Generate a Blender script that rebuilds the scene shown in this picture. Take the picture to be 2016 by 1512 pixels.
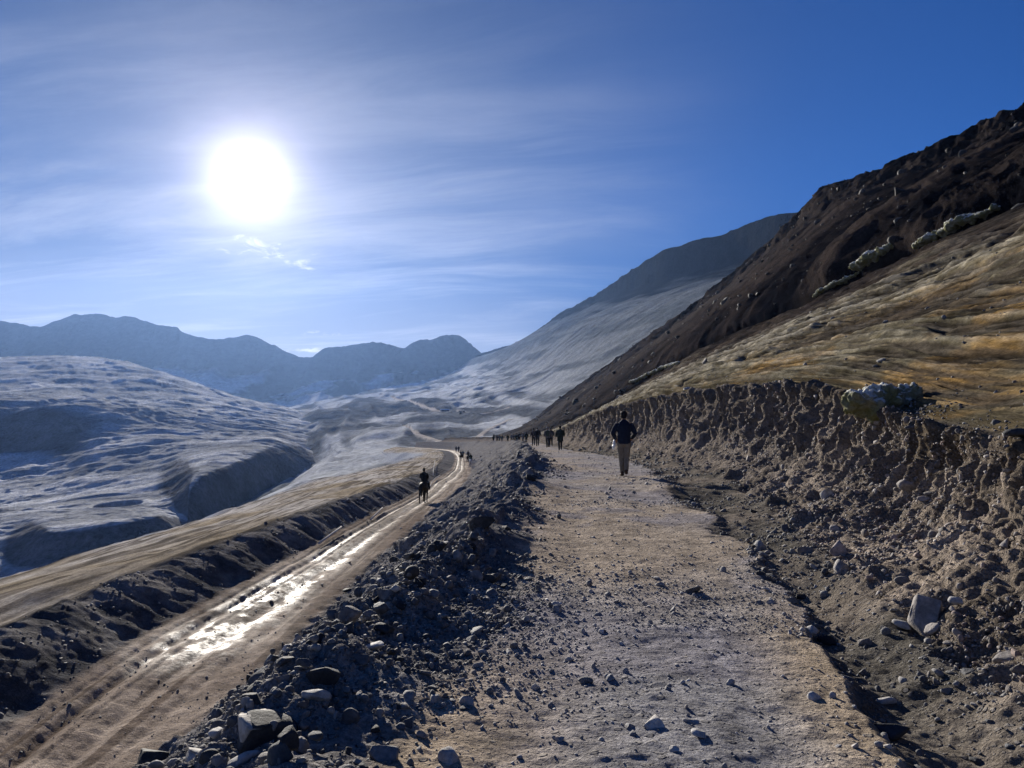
import bpy, bmesh, math, random
import numpy as np
from mathutils import Vector, Matrix
from mathutils.bvhtree import BVHTree

for o in list(bpy.data.objects):
    bpy.data.objects.remove(o)
S = bpy.context.scene
COL = S.collection
R = math.radians

# ------------------------------------------------------------------ camera
F = 1515.0; HZ = 835.0; CX = 1008.0; CY = 756.0
PITCH = math.atan((HZ - CY) / F)
cam = bpy.data.cameras.new('camera')
cam.sensor_width = 36.0
cam.lens = 36.0 * F / 2016.0
cam.clip_start = 0.05
cam.clip_end = 60000
camo = bpy.data.objects.new('camera', cam); COL.objects.link(camo)
camo.location = (0, 0, 0)
camo.rotation_euler = (math.pi / 2 + PITCH, 0, 0)
S.camera = camo

# ------------------------------------------------------------------ light
SUN_EL = R(17.1); SUN_AZ = R(-19.1)          # azimuth from +Y towards +X
SUN = Vector((math.sin(SUN_AZ) * math.cos(SUN_EL), math.cos(SUN_AZ) * math.cos(SUN_EL), math.sin(SUN_EL)))
sl = bpy.data.lights.new('sun', 'SUN')
sl.energy = 5.0; sl.angle = R(0.53); sl.color = (1.0, 0.93, 0.82)
so = bpy.data.objects.new('sun', sl); COL.objects.link(so)
so.rotation_euler = SUN.to_track_quat('Z', 'Y').to_euler()
so.location = (-200, 600, 300)
S.view_settings.view_transform = 'Standard'
S.view_settings.look = 'None'
S.view_settings.exposure = 0.92
S.view_settings.gamma = 1.0
S.view_settings.use_curve_mapping = False
S.cycles.use_denoising = True
S.cycles.max_bounces = 6
S.cycles.diffuse_bounces = 3
S.cycles.volume_bounces = 1
S.cycles.sample_clamp_indirect = 4.0


class NT:
    """small helper for node trees"""
    def __init__(self, nt):
        self.nt = nt
    def n(self, typ, ins=None, **kw):
        nd = self.nt.nodes.new(typ)
        for k, v in kw.items():
            setattr(nd, k, v)
        for k, v in (ins or {}).items():
            if isinstance(v, bpy.types.NodeSocket):
                self.nt.links.new(v, nd.inputs[k])
            else:
                nd.inputs[k].default_value = v
        return nd
    def m(self, op, a, b=0.0, c=0.0, clamp=False):
        return self.n('ShaderNodeMath', {0: a, 1: b, 2: c}, operation=op, use_clamp=clamp).outputs[0]
    def vm(self, op, a, b=(0, 0, 0)):
        nd = self.n('ShaderNodeVectorMath', {0: a, 1: b}, operation=op)
        return nd.outputs['Value'] if op in ('DOT_PRODUCT', 'LENGTH') else nd.outputs['Vector']
    def ramp(self, fac, lo, hi, a=0.0, b=1.0):
        return self.n('ShaderNodeMapRange', {0: fac, 1: lo, 2: hi, 3: a, 4: b}, interpolation_type='SMOOTHSTEP').outputs[0]
    def noise(self, vec, scale, detail=4, rough=0.55, dist=0.0):
        return self.n('ShaderNodeTexNoise', {'Vector': vec, 'Scale': scale, 'Detail': detail, 'Roughness': rough, 'Distortion': dist}).outputs[0]
    def mix(self, f, a, b, mode='MIX'):
        nd = self.nt.nodes.new('ShaderNodeMix'); nd.data_type = 'RGBA'; nd.blend_type = mode
        for k, v in ((0, f), (6, a), (7, b)):
            if isinstance(v, bpy.types.NodeSocket):
                self.nt.links.new(v, nd.inputs[k])
            else:
                nd.inputs[k].default_value = v if k == 0 else (tuple(v) + (1,))[:4]
        return nd.outputs[2]
    def bump(self, h, dist, strength=1.0, normal=None):
        ins = {'Height': h, 'Distance': dist, 'Strength': strength}
        if normal: ins['Normal'] = normal
        return self.n('ShaderNodeBump', ins).outputs[0]


w = bpy.data.worlds.new('World'); S.world = w; w.use_nodes = True
w.node_tree.nodes.clear()
T = NT(w.node_tree)
sky = T.n('ShaderNodeTexSky', sky_type='NISHITA', sun_disc=False, sun_elevation=SUN_EL, sun_rotation=SUN_AZ,
          altitude=2500, air_density=1.0, dust_density=0.6, ozone_density=3.0)
gen = T.n('ShaderNodeTexCoord').outputs['Generated']
d = T.vm('NORMALIZE', gen)
sep = T.n('ShaderNodeSeparateXYZ', {0: d})
zz = T.m('ADD', sep.outputs[2], 0.10)
cx_ = T.m('DIVIDE', sep.outputs[0], zz); cy_ = T.m('DIVIDE', sep.outputs[1], zz)
wob = T.noise(T.n('ShaderNodeCombineXYZ', {0: cx_, 1: cy_, 2: 0.0}).outputs[0], 0.5, 3)
cy2 = T.m('ADD', cy_, T.m('MULTIPLY', cx_, 0.16))
pc = T.n('ShaderNodeCombineXYZ', {0: T.m('MULTIPLY', cx_, 0.30), 1: T.m('ADD', cy2, T.m('MULTIPLY', wob, 0.7)), 2: 2.2}).outputs[0]
streak = T.ramp(T.noise(pc, 2.1, 9, 0.62, 0.35), 0.42, 0.80)
pc2 = T.n('ShaderNodeCombineXYZ', {0: T.m('MULTIPLY', cx_, 0.6), 1: T.m('MULTIPLY', cy_, 0.9), 2: 7.7}).outputs[0]
veil = T.ramp(T.noise(pc2, 0.6, 4, 0.5, 0.3), 0.36, 0.75)
west = T.ramp(sep.outputs[0], 0.34, -0.10)            # the cloud thins out to the right
low = T.ramp(sep.outputs[2], 0.62, 0.18)
cov = T.m('MULTIPLY', T.m('ADD', T.m('MULTIPLY', streak, 0.46), T.m('MULTIPLY', veil, 0.20)), T.m('MULTIPLY', west, low), clamp=True)
# a low bank of streaks near the horizon
lowb = T.m('MULTIPLY', T.ramp(sep.outputs[2], 0.22, 0.05), T.ramp(sep.outputs[0], 0.20, -0.05))
cov = T.m('ADD', cov, T.m('MULTIPLY', lowb, 0.55), clamp=True)
# small bright cloudlets under the sun
def cloudlet(px, py, rx, ry, lo):
    u = (px - CX) / F; v = (CY - py) / F
    c = Vector((u, math.cos(PITCH) - v * math.sin(PITCH), math.sin(PITCH) + v * math.cos(PITCH))).normalized()
    dd = T.vm('SUBTRACT', d, tuple(c))
    e = T.vm('LENGTH', T.vm('MULTIPLY', dd, (F / rx, F / rx * 0.4, F / ry)))
    n_ = T.noise(T.vm('MULTIPLY', d, (34.0, 34.0, 75.0)), 1.0, 6, 0.65, 0.6)
    return T.ramp(T.m('SUBTRACT', n_, T.m('MULTIPLY', e, 0.22)), lo, lo + 0.30)
cl = T.m('ADD', T.m('ADD', cloudlet(505, 485, 80, 40, 0.40), cloudlet(600, 515, 120, 26, 0.42)),
         T.m('ADD', cloudlet(620, 655, 90, 9, 0.40), cloudlet(610, 690, 70, 8, 0.33)), clamp=True)
dot = T.vm('DOT_PRODUCT', d, tuple(SUN))
ang = T.m('ARCCOSINE', T.m('MINIMUM', dot, 0.999999))    # radians from the sun
def gl(width, amp):
    return T.m('MULTIPLY', T.m('EXPONENT', T.m('MULTIPLY', T.m('DIVIDE', ang, width), -1.0)), amp)
disc = T.m('MULTIPLY', T.ramp(ang, 0.036, 0.016), 9.0)
halo = T.m('ADD', T.m('ADD', gl(0.022, 7.0), T.m('ADD', gl(0.075, 1.3), gl(0.24, 0.18))), disc)
base = T.mix(1.0, sky.outputs[0], (0.062, 0.34, 0.73), 'MULTIPLY')
dimf = T.m('MULTIPLY', T.ramp(ang, 0.0, 0.9, 0.32, 1.08), T.ramp(sep.outputs[2], 0.0, 0.32, 0.38, 1.0))
base = T.mix(1.0, base, T.n('ShaderNodeCombineXYZ', {0: dimf, 1: dimf, 2: dimf}).outputs[0], 'MULTIPLY')
cloudc = T.mix(T.m('EXPONENT', T.m('MULTIPLY', ang, -3.0)), (4.8, 5.2, 6.8), (5.0, 4.9, 5.2))
colr = T.mix(cov, base, cloudc)
colr = T.mix(T.m('MULTIPLY', cl, 0.55), colr, (10.0, 9.4, 8.4))
halov = T.mix(1.0, (4.2, 4.0, 3.9), T.n('ShaderNodeCombineXYZ', {0: halo, 1: T.m('MULTIPLY', halo, .94), 2: halo}).outputs[0], 'MULTIPLY')
colr = T.mix(1.0, colr, halov, 'ADD')
bg = T.n('ShaderNodeBackground', {'Color': colr, 'Strength': 0.06})
T.n('ShaderNodeOutputWorld', {'Surface': bg.outputs[0]})

# ------------------------------------------------------------------ helpers
def tag(o, label=None, cat=None, group=None, kind=None):
    if label: o['label'] = label
    if cat: o['category'] = cat
    if group: o['group'] = group
    if kind: o['kind'] = kind
    return o

def P(px, py, D):
    u = (px - CX) / F; v = (CY - py) / F
    dy = math.cos(PITCH) - v * math.sin(PITCH); dz = math.sin(PITCH) + v * math.cos(PITCH)
    return (u / dy * D, D, dz / dy * D)

def proj(p):
    """world array (...,3) to photo pixels"""
    x, y, z = p[..., 0], p[..., 1], p[..., 2]
    c, s = math.cos(PITCH), math.sin(PITCH)
    d_ = np.maximum(y * c + z * s, 1e-3)
    return CX + F * x / d_, CY - F * (z * c - y * s) / d_

_rng = np.random.RandomState(7)
_TAB = _rng.rand(64, 64, 64).astype(np.float32) * 2 - 1

def vnoise(x, y, z=0.0):
    x, y, z = np.broadcast_arrays(np.asarray(x, np.float64), np.asarray(y, np.float64), np.asarray(z, np.float64))
    xi = np.floor(x); yi = np.floor(y); zi = np.floor(z)
    fx = (x - xi).astype(np.float32); fy = (y - yi).astype(np.float32); fz = (z - zi).astype(np.float32)
    fx = fx * fx * fx * (fx * (fx * 6 - 15) + 10); fy = fy * fy * fy * (fy * (fy * 6 - 15) + 10); fz = fz * fz * (3 - 2 * fz)
    xi = xi.astype(np.int64) & 63; yi = yi.astype(np.int64) & 63; zi = zi.astype(np.int64) & 63
    x1 = (xi + 1) & 63; y1 = (yi + 1) & 63; z1 = (zi + 1) & 63
    def L(a, b, t): return a + (b - a) * t
    a = L(L(_TAB[xi, yi, zi], _TAB[x1, yi, zi], fx), L(_TAB[xi, y1, zi], _TAB[x1, y1, zi], fx), fy)
    b = L(L(_TAB[xi, yi, z1], _TAB[x1, yi, z1], fx), L(_TAB[xi, y1, z1], _TAB[x1, y1, z1], fx), fy)
    return L(a, b, fz)

def fbm(x, y, z, scale, octaves, D=None, cut=0.006, gain=0.5, ridge=False, lac=2.07):
    """octaves finer than the sampling at distance D fade out"""
    out = 0.0; amp = 1.0; f = 1.0 / scale
    for o in range(octaves):
        n = vnoise(x * f + 13.7 * o, y * f + 5.1 * o, z * f + 9.3 * o)
        if ridge: n = 0.5 - np.abs(n) * 1.6
        wgt = 1.0
        if D is not None:
            wgt = np.clip((1.0 / f) / (cut * D) - 1.0, 0, 1)
        out = out + n * amp * wgt
        amp *= gain; f *= lac
    return out

def pchip(vals, t):
    """vals (n,...) at integer knots, sampled at t (m,)"""
    vals = np.asarray(vals, np.float64)
    dl = vals[1:] - vals[:-1]
    m = np.zeros_like(vals)
    prod = dl[1:] * dl[:-1]
    s = dl[1:] + dl[:-1]
    m[1:-1] = np.where(prod > 0, 2 * prod / np.where(np.abs(s) < 1e-12, 1, s), 0)
    m[0] = dl[0]; m[-1] = dl[-1]
    i = np.clip(np.floor(t).astype(int), 0, len(vals) - 2)
    u = (t - i).reshape((-1,) + (1,) * (vals.ndim - 1))
    h00 = 2 * u**3 - 3 * u**2 + 1; h10 = u**3 - 2 * u**2 + u; h01 = -2 * u**3 + 3 * u**2; h11 = u**3 - u**2
    return h00 * vals[i] + h10 * m[i] + h01 * vals[i + 1] + h11 * m[i + 1]

def sst(a, b, x):
    t = np.clip((x - a) / (b - a), 0, 1)
    return t * t * (3 - 2 * t)

def grid_normals(G):
    du = np.gradient(G, axis=0); dv = np.gradient(G, axis=1)
    n = np.cross(dv, du)
    n /= np.maximum(np.linalg.norm(n, axis=-1, keepdims=True), 1e-9)
    n = np.where(n[..., 2:3] < 0, -n, n)
    return n

def mesh_from(name, V, Q, mat, col=None, attrs=None, smooth=True, parent=None):
    me = bpy.data.meshes.new(name)
    V = np.ascontiguousarray(V, np.float32); Q = np.ascontiguousarray(Q, np.int32)
    k = Q.shape[1]
    me.vertices.add(len(V)); me.vertices.foreach_set('co', V.ravel())
    me.loops.add(Q.size); me.loops.foreach_set('vertex_index', Q.ravel())
    me.polygons.add(len(Q)); me.polygons.foreach_set('loop_start', np.arange(0, Q.size, k, dtype=np.int32))
    me.polygons.foreach_set('loop_total', np.full(len(Q), k, np.int32))
    if smooth: me.polygons.foreach_set('use_smooth', np.ones(len(Q), bool))
    if col is not None:
        a = me.color_attributes.new('Col', 'FLOAT_COLOR', 'POINT')
        c4 = np.ones((len(V), 4), np.float32); c4[:, :3] = col
        a.data.foreach_set('color', c4.ravel())
    for kk, vv in (attrs or {}).items():
        a = me.attributes.new(kk, 'FLOAT', 'POINT'); a.data.foreach_set('value', np.ascontiguousarray(vv, np.float32).ravel())
    me.update(calc_edges=True)
    me.materials.append(mat)
    o = bpy.data.objects.new(name, me); COL.objects.link(o)
    if parent: o.parent = parent
    return o

def grid_mesh(name, G, mat, col=None, attrs=None, mask=None):
    a, b = G.shape[:2]
    idx = np.arange(a * b).reshape(a, b)
    Q = np.stack([idx[:-1, :-1], idx[:-1, 1:], idx[1:, 1:], idx[1:, :-1]], -1).reshape(-1, 4)
    if mask is not None:
        Q = Q[mask[:-1, :-1].ravel()]
        used = np.unique(Q); rem = np.full(a * b, -1); rem[used] = np.arange(len(used)); Q = rem[Q]
        V = G.reshape(-1, 3)[used]
        col = None if col is None else col.reshape(-1, 3)[used]
        attrs = {k: v.reshape(-1)[used] for k, v in (attrs or {}).items()}
    else:
        V = G.reshape(-1, 3); col = None if col is None else col.reshape(-1, 3)
    n = np.cross(V[Q[0, 1]] - V[Q[0, 0]], V[Q[0, 3]] - V[Q[0, 0]])
    if n[2] < 0: Q = Q[:, ::-1]
    return mesh_from(name, V, Q, mat, col, attrs)

def lerp3(a, b, t): return a + (b - a) * t[..., None]
C3 = lambda *c: np.array(c, np.float64)

# ------------------------------------------------------------------ materials
def new_mat(name):
    m = bpy.data.materials.new(name); m.use_nodes = True
    m.node_tree.nodes.clear()
    return m, NT(m.node_tree)

def finish(T, **ins):
    b = T.n('ShaderNodeBsdfPrincipled', ins)
    T.n('ShaderNodeOutputMaterial', {'Surface': b.outputs[0]})
    return b

# near ground: albedo from the attribute, grain and grit from noise
mat_ground, T = new_mat('stony_ground')
pos = T.n('ShaderNodeNewGeometry').outputs['Position']
an = T.n('ShaderNodeAttribute', attribute_name='turf').outputs['Fac']
pos = T.vm('MULTIPLY', pos, T.n('ShaderNodeCombineXYZ', {0: 1.0, 1: T.m('SUBTRACT', 1.0, T.m('MULTIPLY', an, 0.80)), 2: 1.0}).outputs[0])
colA = T.n('ShaderNodeAttribute', attribute_name='Col').outputs['Color']
wet = T.n('ShaderNodeAttribute', attribute_name='wet').outputs['Fac']
grit = T.n('ShaderNodeAttribute', attribute_name='grit').outputs['Fac']
n1 = T.noise(pos, 3.0, 6, 0.65); n2 = T.noise(pos, 45.0, 5, 0.7)
v1 = T.n('ShaderNodeTexVoronoi', {'Vector': pos, 'Scale': 38.0, 'Randomness': 1.0}, feature='F1')
v2 = T.n('ShaderNodeTexVoronoi', {'Vector': pos, 'Scale': 13.0, 'Randomness': 1.0}, feature='F1')
peb = T.m('MULTIPLY', T.ramp(v1.outputs[0], 0.42, 0.22), T.ramp(T.n('ShaderNodeSeparateColor', {0: v1.outputs['Color']}).outputs[0], 0.55, 0.62))
peb2 = T.m('MULTIPLY', T.ramp(v2.outputs[0], 0.34, 0.20), T.ramp(T.n('ShaderNodeSeparateColor', {0: v2.outputs['Color']}).outputs[0], 0.68, 0.72))
peb = T.m('MULTIPLY', peb, grit); peb2 = T.m('MULTIPLY', peb2, grit)
fac = T.m('MULTIPLY', T.ramp(n1, 0.25, 0.75, 0.62, 1.38), T.ramp(n2, 0.2, 0.8, 0.5, 1.5))
colB = T.mix(1.0, colA, T.n('ShaderNodeCombineXYZ', {0: fac, 1: fac, 2: fac}).outputs[0], 'MULTIPLY')
pebc = T.mix(T.n('ShaderNodeSeparateColor', {0: v2.outputs['Color']}).outputs[1], (0.10, 0.10, 0.11), (0.32, 0.30, 0.28))
colB = T.mix(T.m('MULTIPLY', peb, 0.6), colB, (0.24, 0.225, 0.215))
colB = T.mix(T.m('MULTIPLY', peb2, 0.75), colB, pebc)
hgt = T.m('ADD', T.m('ADD', T.m('MULTIPLY', n2, 0.9), T.m('MULTIPLY', peb, 0.55)), T.m('MULTIPLY', peb2, 1.3))
hgt = T.m('ADD', hgt, T.m('MULTIPLY', T.noise(pos, 14.0, 5, 0.65), 1.6))
dry = T.m('SUBTRACT', 1.0, T.m('MULTIPLY', wet, 0.62))
v3_ = T.n('ShaderNodeTexVoronoi', {'Vector': T.vm('ADD', pos, T.vm('MULTIPLY', T.n('ShaderNodeTexNoise', {'Vector': pos, 'Scale': 4.0}).outputs['Color'], (.2, .2, .2))), 'Scale': 6.0, 'Randomness': 1.0}, feature='F1')
big = T.m('MULTIPLY', T.ramp(v3_.outputs[0], 0.6, 0.1), T.n('ShaderNodeAttribute', attribute_name='lump').outputs['Fac'])
big = T.m('ADD', big, T.m('MULTIPLY', T.noise(pos, 4.0, 6, 0.7), T.n('ShaderNodeAttribute', attribute_name='lump').outputs['Fac']))
bmp = T.bump(hgt, T.m('MULTIPLY', dry, 0.034), 1.0, T.bump(big, 0.06, 1.0))
wetn = T.ramp(T.noise(pos, 3.2, 7, 0.75), 0.30, 0.60)
wf = T.m('MULTIPLY', wet, wetn)
rough = T.m('ADD', T.m('MULTIPLY', wf, -0.47), 0.95)
finish(T, **{'Base Color': colB, 'Roughness': rough, 'Normal': bmp, 'Specular IOR Level': T.m('MULTIPLY', wf, 0.36)})

# far ground: metre scale streaks instead of grit
mat_far, T = new_mat('frosted_hillside')
pos = T.n('ShaderNodeNewGeometry').outputs['Position']
colA = T.n('ShaderNodeAttribute', attribute_name='Col').outputs['Color']
n1 = T.noise(pos, 0.06, 7, 0.65); n2 = T.noise(pos, 0.5, 6, 0.7)
fac = T.m('MULTIPLY', T.ramp(n1, 0.25, 0.75, 0.72, 1.28), T.ramp(n2, 0.2, 0.8, 0.55, 1.45))
colB = T.mix(1.0, colA, T.n('ShaderNodeCombineXYZ', {0: fac, 1: fac, 2: fac}).outputs[0], 'MULTIPLY')
bmp = T.bump(n2, 2.0, 1.0, T.bump(n1, 8.0, 0.9))
finish(T, **{'Base Color': colB, 'Roughness': 0.95, 'Normal': bmp, 'Specular IOR Level': 0.0})

def stone_mat(name, dark, pale, tint=(0.20, 0.17, 0.15)):
    m, T = new_mat(name)
    pos = T.n('ShaderNodeNewGeometry').outputs['Position']
    rnd = T.n('ShaderNodeAttribute', attribute_name='rnd').outputs['Fac']
    oi = T.n('ShaderNodeObjectInfo').outputs['Random']
    r = T.m('FRACT', T.m('ADD', rnd, oi))
    c = T.mix(T.m('POWER', r, 2.0), dark, pale)
    c = T.mix(T.ramp(T.m('FRACT', T.m('MULTIPLY', r, 7.31)), 0.6, 0.9, 0.0, 0.6), c, tint)
    n2 = T.noise(pos, 26.0, 6, 0.7); n3 = T.noise(pos, 5.0, 4, 0.6)
    f = T.m('MULTIPLY', T.ramp(n2, 0.25, 0.75, 0.62, 1.38), T.ramp(n3, 0.25, 0.75, 0.7, 1.3))
    c = T.mix(1.0, c, T.n('ShaderNodeCombineXYZ', {0: f, 1: f, 2: f}).outputs[0], 'MULTIPLY')
    finish(T, **{'Base Color': c, 'Roughness': 0.8, 'Specular IOR Level': 0.25,
                 'Normal': T.bump(T.m('ADD', n2, T.m('MULTIPLY', n3, 1.5)), 0.012, 0.9)})
    return m
mat_stone = stone_mat('grey_stone', (0.07, 0.073, 0.08), (0.26, 0.25, 0.24))
mat_stone_pale = stone_mat('pale_stone', (0.28, 0.27, 0.26), (0.46, 0.44, 0.42), (0.40, 0.36, 0.31))
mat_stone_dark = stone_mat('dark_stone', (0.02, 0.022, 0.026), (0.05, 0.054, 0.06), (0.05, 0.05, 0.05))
mat_stone_bank = stone_mat('bank_stone', (0.12, 0.11, 0.105), (0.36, 0.33, 0.31), (0.27, 0.19, 0.16))

def plain_mat(name, c, rough=0.8, nscale=30.0, amp=0.25, bump=0.004, spec=0.25):
    m, T = new_mat(name)
    pos = T.n('ShaderNodeTexCoord').outputs['Object']
    n = T.noise(pos, nscale, 5, 0.6)
    f = T.ramp(n, 0.2, 0.8, 1 - amp, 1 + amp)
    cc = T.mix(1.0, c, T.n('ShaderNodeCombineXYZ', {0: f, 1: f, 2: f}).outputs[0], 'MULTIPLY')
    finish(T, **{'Base Color': cc, 'Roughness': rough, 'Specular IOR Level': spec, 'Normal': T.bump(n, bump, 0.8)})
    return m

# ------------------------------------------------------------------ near terrain
ST = np.array([1.2, 2.5, 4, 6, 9, 13, 18, 26, 38, 54, 75, 105, 150, 215, 300], float)
road_z = np.array([-1.55, -1.55, -1.55, -1.55, -1.53, -1.48, -1.42, -1.45, -1.6, -1.85, -2.1, -2.6, -3.6, -5.1, -7])
RL = np.array([-.8, -.62, -.47, -.15, .08, .35, .72, 1.2, 1.6, 1.55, 1.7, 1.6, .4, -10, -36])
RR = np.array([1.3, 1.6, 1.85, 2.2, 2.6, 3.0, 3.5, 4.3, 4.7, 4.1, 3.9, 3.6, 2.8, -6, -31])
low_z = np.array([-4.5, -4.5, -4.5, -4.5, -4.5, -4.5, -4.5, -4.5, -4.6, -5.0, -5.7, -6.4, -6.9, -7.6, -9])
LR = np.array([-5.3, -5.1, -4.95, -4.85, -4.7, -4.6, -4.55, -4.45, -4.3, -4.3, -4.6, -5.6, -8.5, -14, -38])
LL = np.array([-6.9, -6.8, -6.7, -6.7, -6.95, -7.45, -7.7, -7.3, -7.1, -6.9, -8.0, -8.5, -11.0, -17.6, -42])
BLx = LL - np.array([2.4, 2.3, 2.2, 2.1, 2.0, 2.0, 2.0, 1.9, 1.8, 1.9, 2.0, 2.2, 2.5, 2.5, 3])
BLz = low_z + np.array([.72, .72, .72, .72, .72, .74, .76, .78, .78, .75, .62, .5, .4, .2, .1])
MEx = np.array([-27, -26, -25, -24, -23, -22, -21, -20.5, -21, -22, -22, -22, -19, -25, -52])
MEz = np.array([-5.8, -5.8, -5.8, -5.9, -6.0, -6.1, -6.2, -6.25, -6.45, -6.8, -6.4, -6.7, -6.7, -8.3, -11])
BTx = np.array([2.2, 2.4, 2.65, 2.95, 3.5, 4.3, 5.1, 5.7, 6.1, 5.0, 4.6, 4.3, 3.8, -4.5, -29])
BKx = np.array([4.0, 4.05, 4.15, 4.5, 5.3, 6.2, 7.1, 7.4, 7.1, 6.1, 5.8, 5.6, 5.5, -2.0, -26])
BKz = np.array([-.25, -.22, -.2, -.2, -.15, .25, .8, 1.2, 1.25, .7, -.2, -1.3, -2.3, -3.6, -5.5])
bound = [(34, 0, 13.2), (34, 6, 13.5), (34, 12, 13.9), (34, 19, 14.2), (34, 27, 14.6), (34, 34, 15), (34, 41, 15.4)] + \
        [P(*q) for q in ((2060, 375, 50), (1890, 445, 57), (1690, 540, 70), (1500, 625, 90), (1330, 712, 122), (1180, 800, 165), (1050, 852, 232), (955, 868, 312))]
ridge = [(80, 0, 48), (80, 14, 48), (80, 28, 48), (79, 44, 47.5), (76, 60, 47), (74, 76, 46)] + \
        [P(*q) for q in ((2130, 182, 92), (1916, 266, 118), (1730, 346, 150), (1595, 410, 195), (1492, 505, 245), (1335, 628, 300), (1140, 762, 370), (1035, 836, 430), (960, 872, 490))]
bound = np.array(bound); ridge = np.array(ridge)

def row(x, z, y=None): return np.stack([x, ST if y is None else y, z], -1)
rows = []
rows.append(row(MEx - 45, MEz - 30))                       # 0 drop into the valley
rows.append(row(MEx - 6, MEz - 3.0))                       # 1
rows.append(row(MEx, MEz))                                 # 2 meadow edge
rows.append(row((MEx + BLx) / 2, (MEz + BLz) / 2 + 0.25))  # 3 meadow
rows.append(row(BLx, BLz))                                 # 4 bank top, left
rows.append(row(LL - 0.15, low_z + 0.05))                  # 5 bank toe, left
rows.append(row(LL * .65 + LR * .35, low_z - .03))         # 6 lower road
rows.append(row(LR, low_z + .02))                          # 7 lower road right edge
bx = RL - np.array([.8, .75, .7, .7, .6, .55, .55, .55, .6, .5, .5, .6, .6, 1, 1])
rows.append(row((LR * .45 + bx * .55), (low_z * .42 + (road_z + .1) * .58)))  # 8 embankment
rows.append(row(bx, road_z + np.array([.05, .05, .06, .06, .07, .09, .11, .13, .14, .15, .18, .2, .2, .2, .2])))                         # 9 berm
rows.append(row(RL, road_z + .02))                         # 10 upper road left
rows.append(row((RL + RR) / 2, road_z + .03))              # 11 centre
rows.append(row(RR, road_z + .02))                         # 12 upper road right
dt = np.array([.03, .03, .03, .04, .05, .05, .03, .02, 0, 0, 0, 0, 0, 0, 0])
rows.append(row(RR * .66 + BTx * .34, road_z - dt))        # 13 ditch
rows.append(row(BTx, road_z + .12))                        # 14 toe
rows.append(row(BTx * .34 + BKx * .66, road_z * .60 + BKz * .40))    # 15 face
rows.append(row(BKx, BKz))                                 # 16 top
top = rows[-1]
lip = top + (bound - top) * 0.02 + np.array([0, 0, .08])
rows.append(lip)                                           # 17
rows.append(top + (bound - top) * 0.30 + np.array([0, 0, -.4]) * np.clip(ST / 26, .3, 1.0)[:, None])  # 18
rows.append(top + (bound - top) * 0.66 + np.array([0, 0, -.9]) * np.clip(ST / 26, .5, 1.0)[:, None])  # 19
rows.append(bound)                                         # 20
rows.append(bound + (ridge - bound) * .06 + np.array([0, 0, 2.2]) * np.clip(1.4 - ST / 150, .2, 1)[:, None])  # 21
rows.append(bound + (ridge - bound) * .42 + np.array([0, 0, 1.0]))  # 22
rows.append(bound + (ridge - bound) * .75)                 # 23
rows.append(ridge)                                         # 24
rows.append(ridge + np.array([25, 20, -3]))                # 25
rows.append(ridge + np.array([90, 60, -40]))               # 26
rows = np.stack(rows)                                      # (27, 15, 3)
cnt = [20, 14, 60, 70, 70, 60, 70, 110, 70, 26, 60, 60, 36, 40, 110, 120, 16, 120, 120, 110, 20, 90, 90, 80, 8, 8]
rt = np.concatenate([i + np.arange(c) / c for i, c in enumerate(cnt)] + [[len(cnt)]])
NC = 1350
lnD = np.linspace(math.log(1.2), math.log(300), NC)
ct = np.interp(lnD, np.log(ST), np.arange(len(ST)))
Gc = pchip(rows.transpose(1, 0, 2), ct)                    # (NC, rows, 3)
# use log-distance along the columns for y
G = pchip(Gc.transpose(1, 0, 2), rt)                       # (NR, NC, 3)
NR = len(rt)
rr = np.repeat(rt[:, None], NC, 1)
X, Y, Z = G[..., 0].copy(), G[..., 1].copy(), G[..., 2].copy()
Dd = np.sqrt(X**2 + Y**2 + Z**2)
NRM = grid_normals(G)

def band(a, b, soft=0.12):
    return sst(a - soft, a + soft, rr) * (1 - sst(b - soft, b + soft, rr))
w_valley = 1 - sst(1.6, 2.4, rr)
w_meadow = band(2.0, 4.0, .1)
w_lbank = band(4.0, 5.0, .12)
w_low = band(5.0, 7.0, .08)
w_emb = band(7.0, 9.25, .12)
w_berm = band(8.6, 10.0, .25)
w_road = band(10.0, 12.15, .2)
w_ditch = band(12.15, 14.1, .15)
w_face = band(14.0, 16.0, .15)
w_grass = band(16.05, 20.1, .12)
w_black = sst(19.95, 20.2, rr)

nA = fbm(X, Y, Z, 2.2, 9, Dd)              # lumpy
nB = fbm(X, Y, Z, 0.45, 7, Dd, gain=.72, cut=.004)    # fine
nC = fbm(X, Y, Z, 0.16, 5, Dd, gain=.8, cut=.003, ridge=True)
nR = fbm(X, Y, Z, 1.1, 7, Dd, ridge=True)
nBig = fbm(X, Y, Z, 18., 4, Dd)
disp = np.zeros_like(X)
disp += w_meadow * (nA * .04 + fbm(X, Y * .16, Z, 1.4, 7, Dd, gain=.6, cut=.003) * .11)
disp += w_valley * (nBig * .6 + nA * .2)
gul = fbm(X * .25, Y * 1.1, Z * .2, .9, 5, Dd)
disp += w_lbank * (nA * .05 + nR * .04 + gul * .10 + nB * .035)
disp += w_low * (nA * .03 + nB * .010 + nC * .008)
disp += w_emb * (nA * .16 + nR * .08 + nB * .06) * np.clip(Dd / 10, .6, 1.6)
disp += w_berm * (nA * .06 + nR * .03 + nB * .03)
disp += w_road * (nA * .013 + nB * .009 + nC * .006)
disp += w_ditch * (nA * .06 + nB * .03)
runn = fbm(Y * 1.5 + nA * .3, rr * .55, 2.0, .5, 6, None, gain=.55, ridge=True)
disp += w_face * (nA * .12 + runn * .17 * sst(14.4, 15.4, rr) + nB * .07 + nC * .03) * np.clip(Dd / 12, .8, 1.4)
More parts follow.
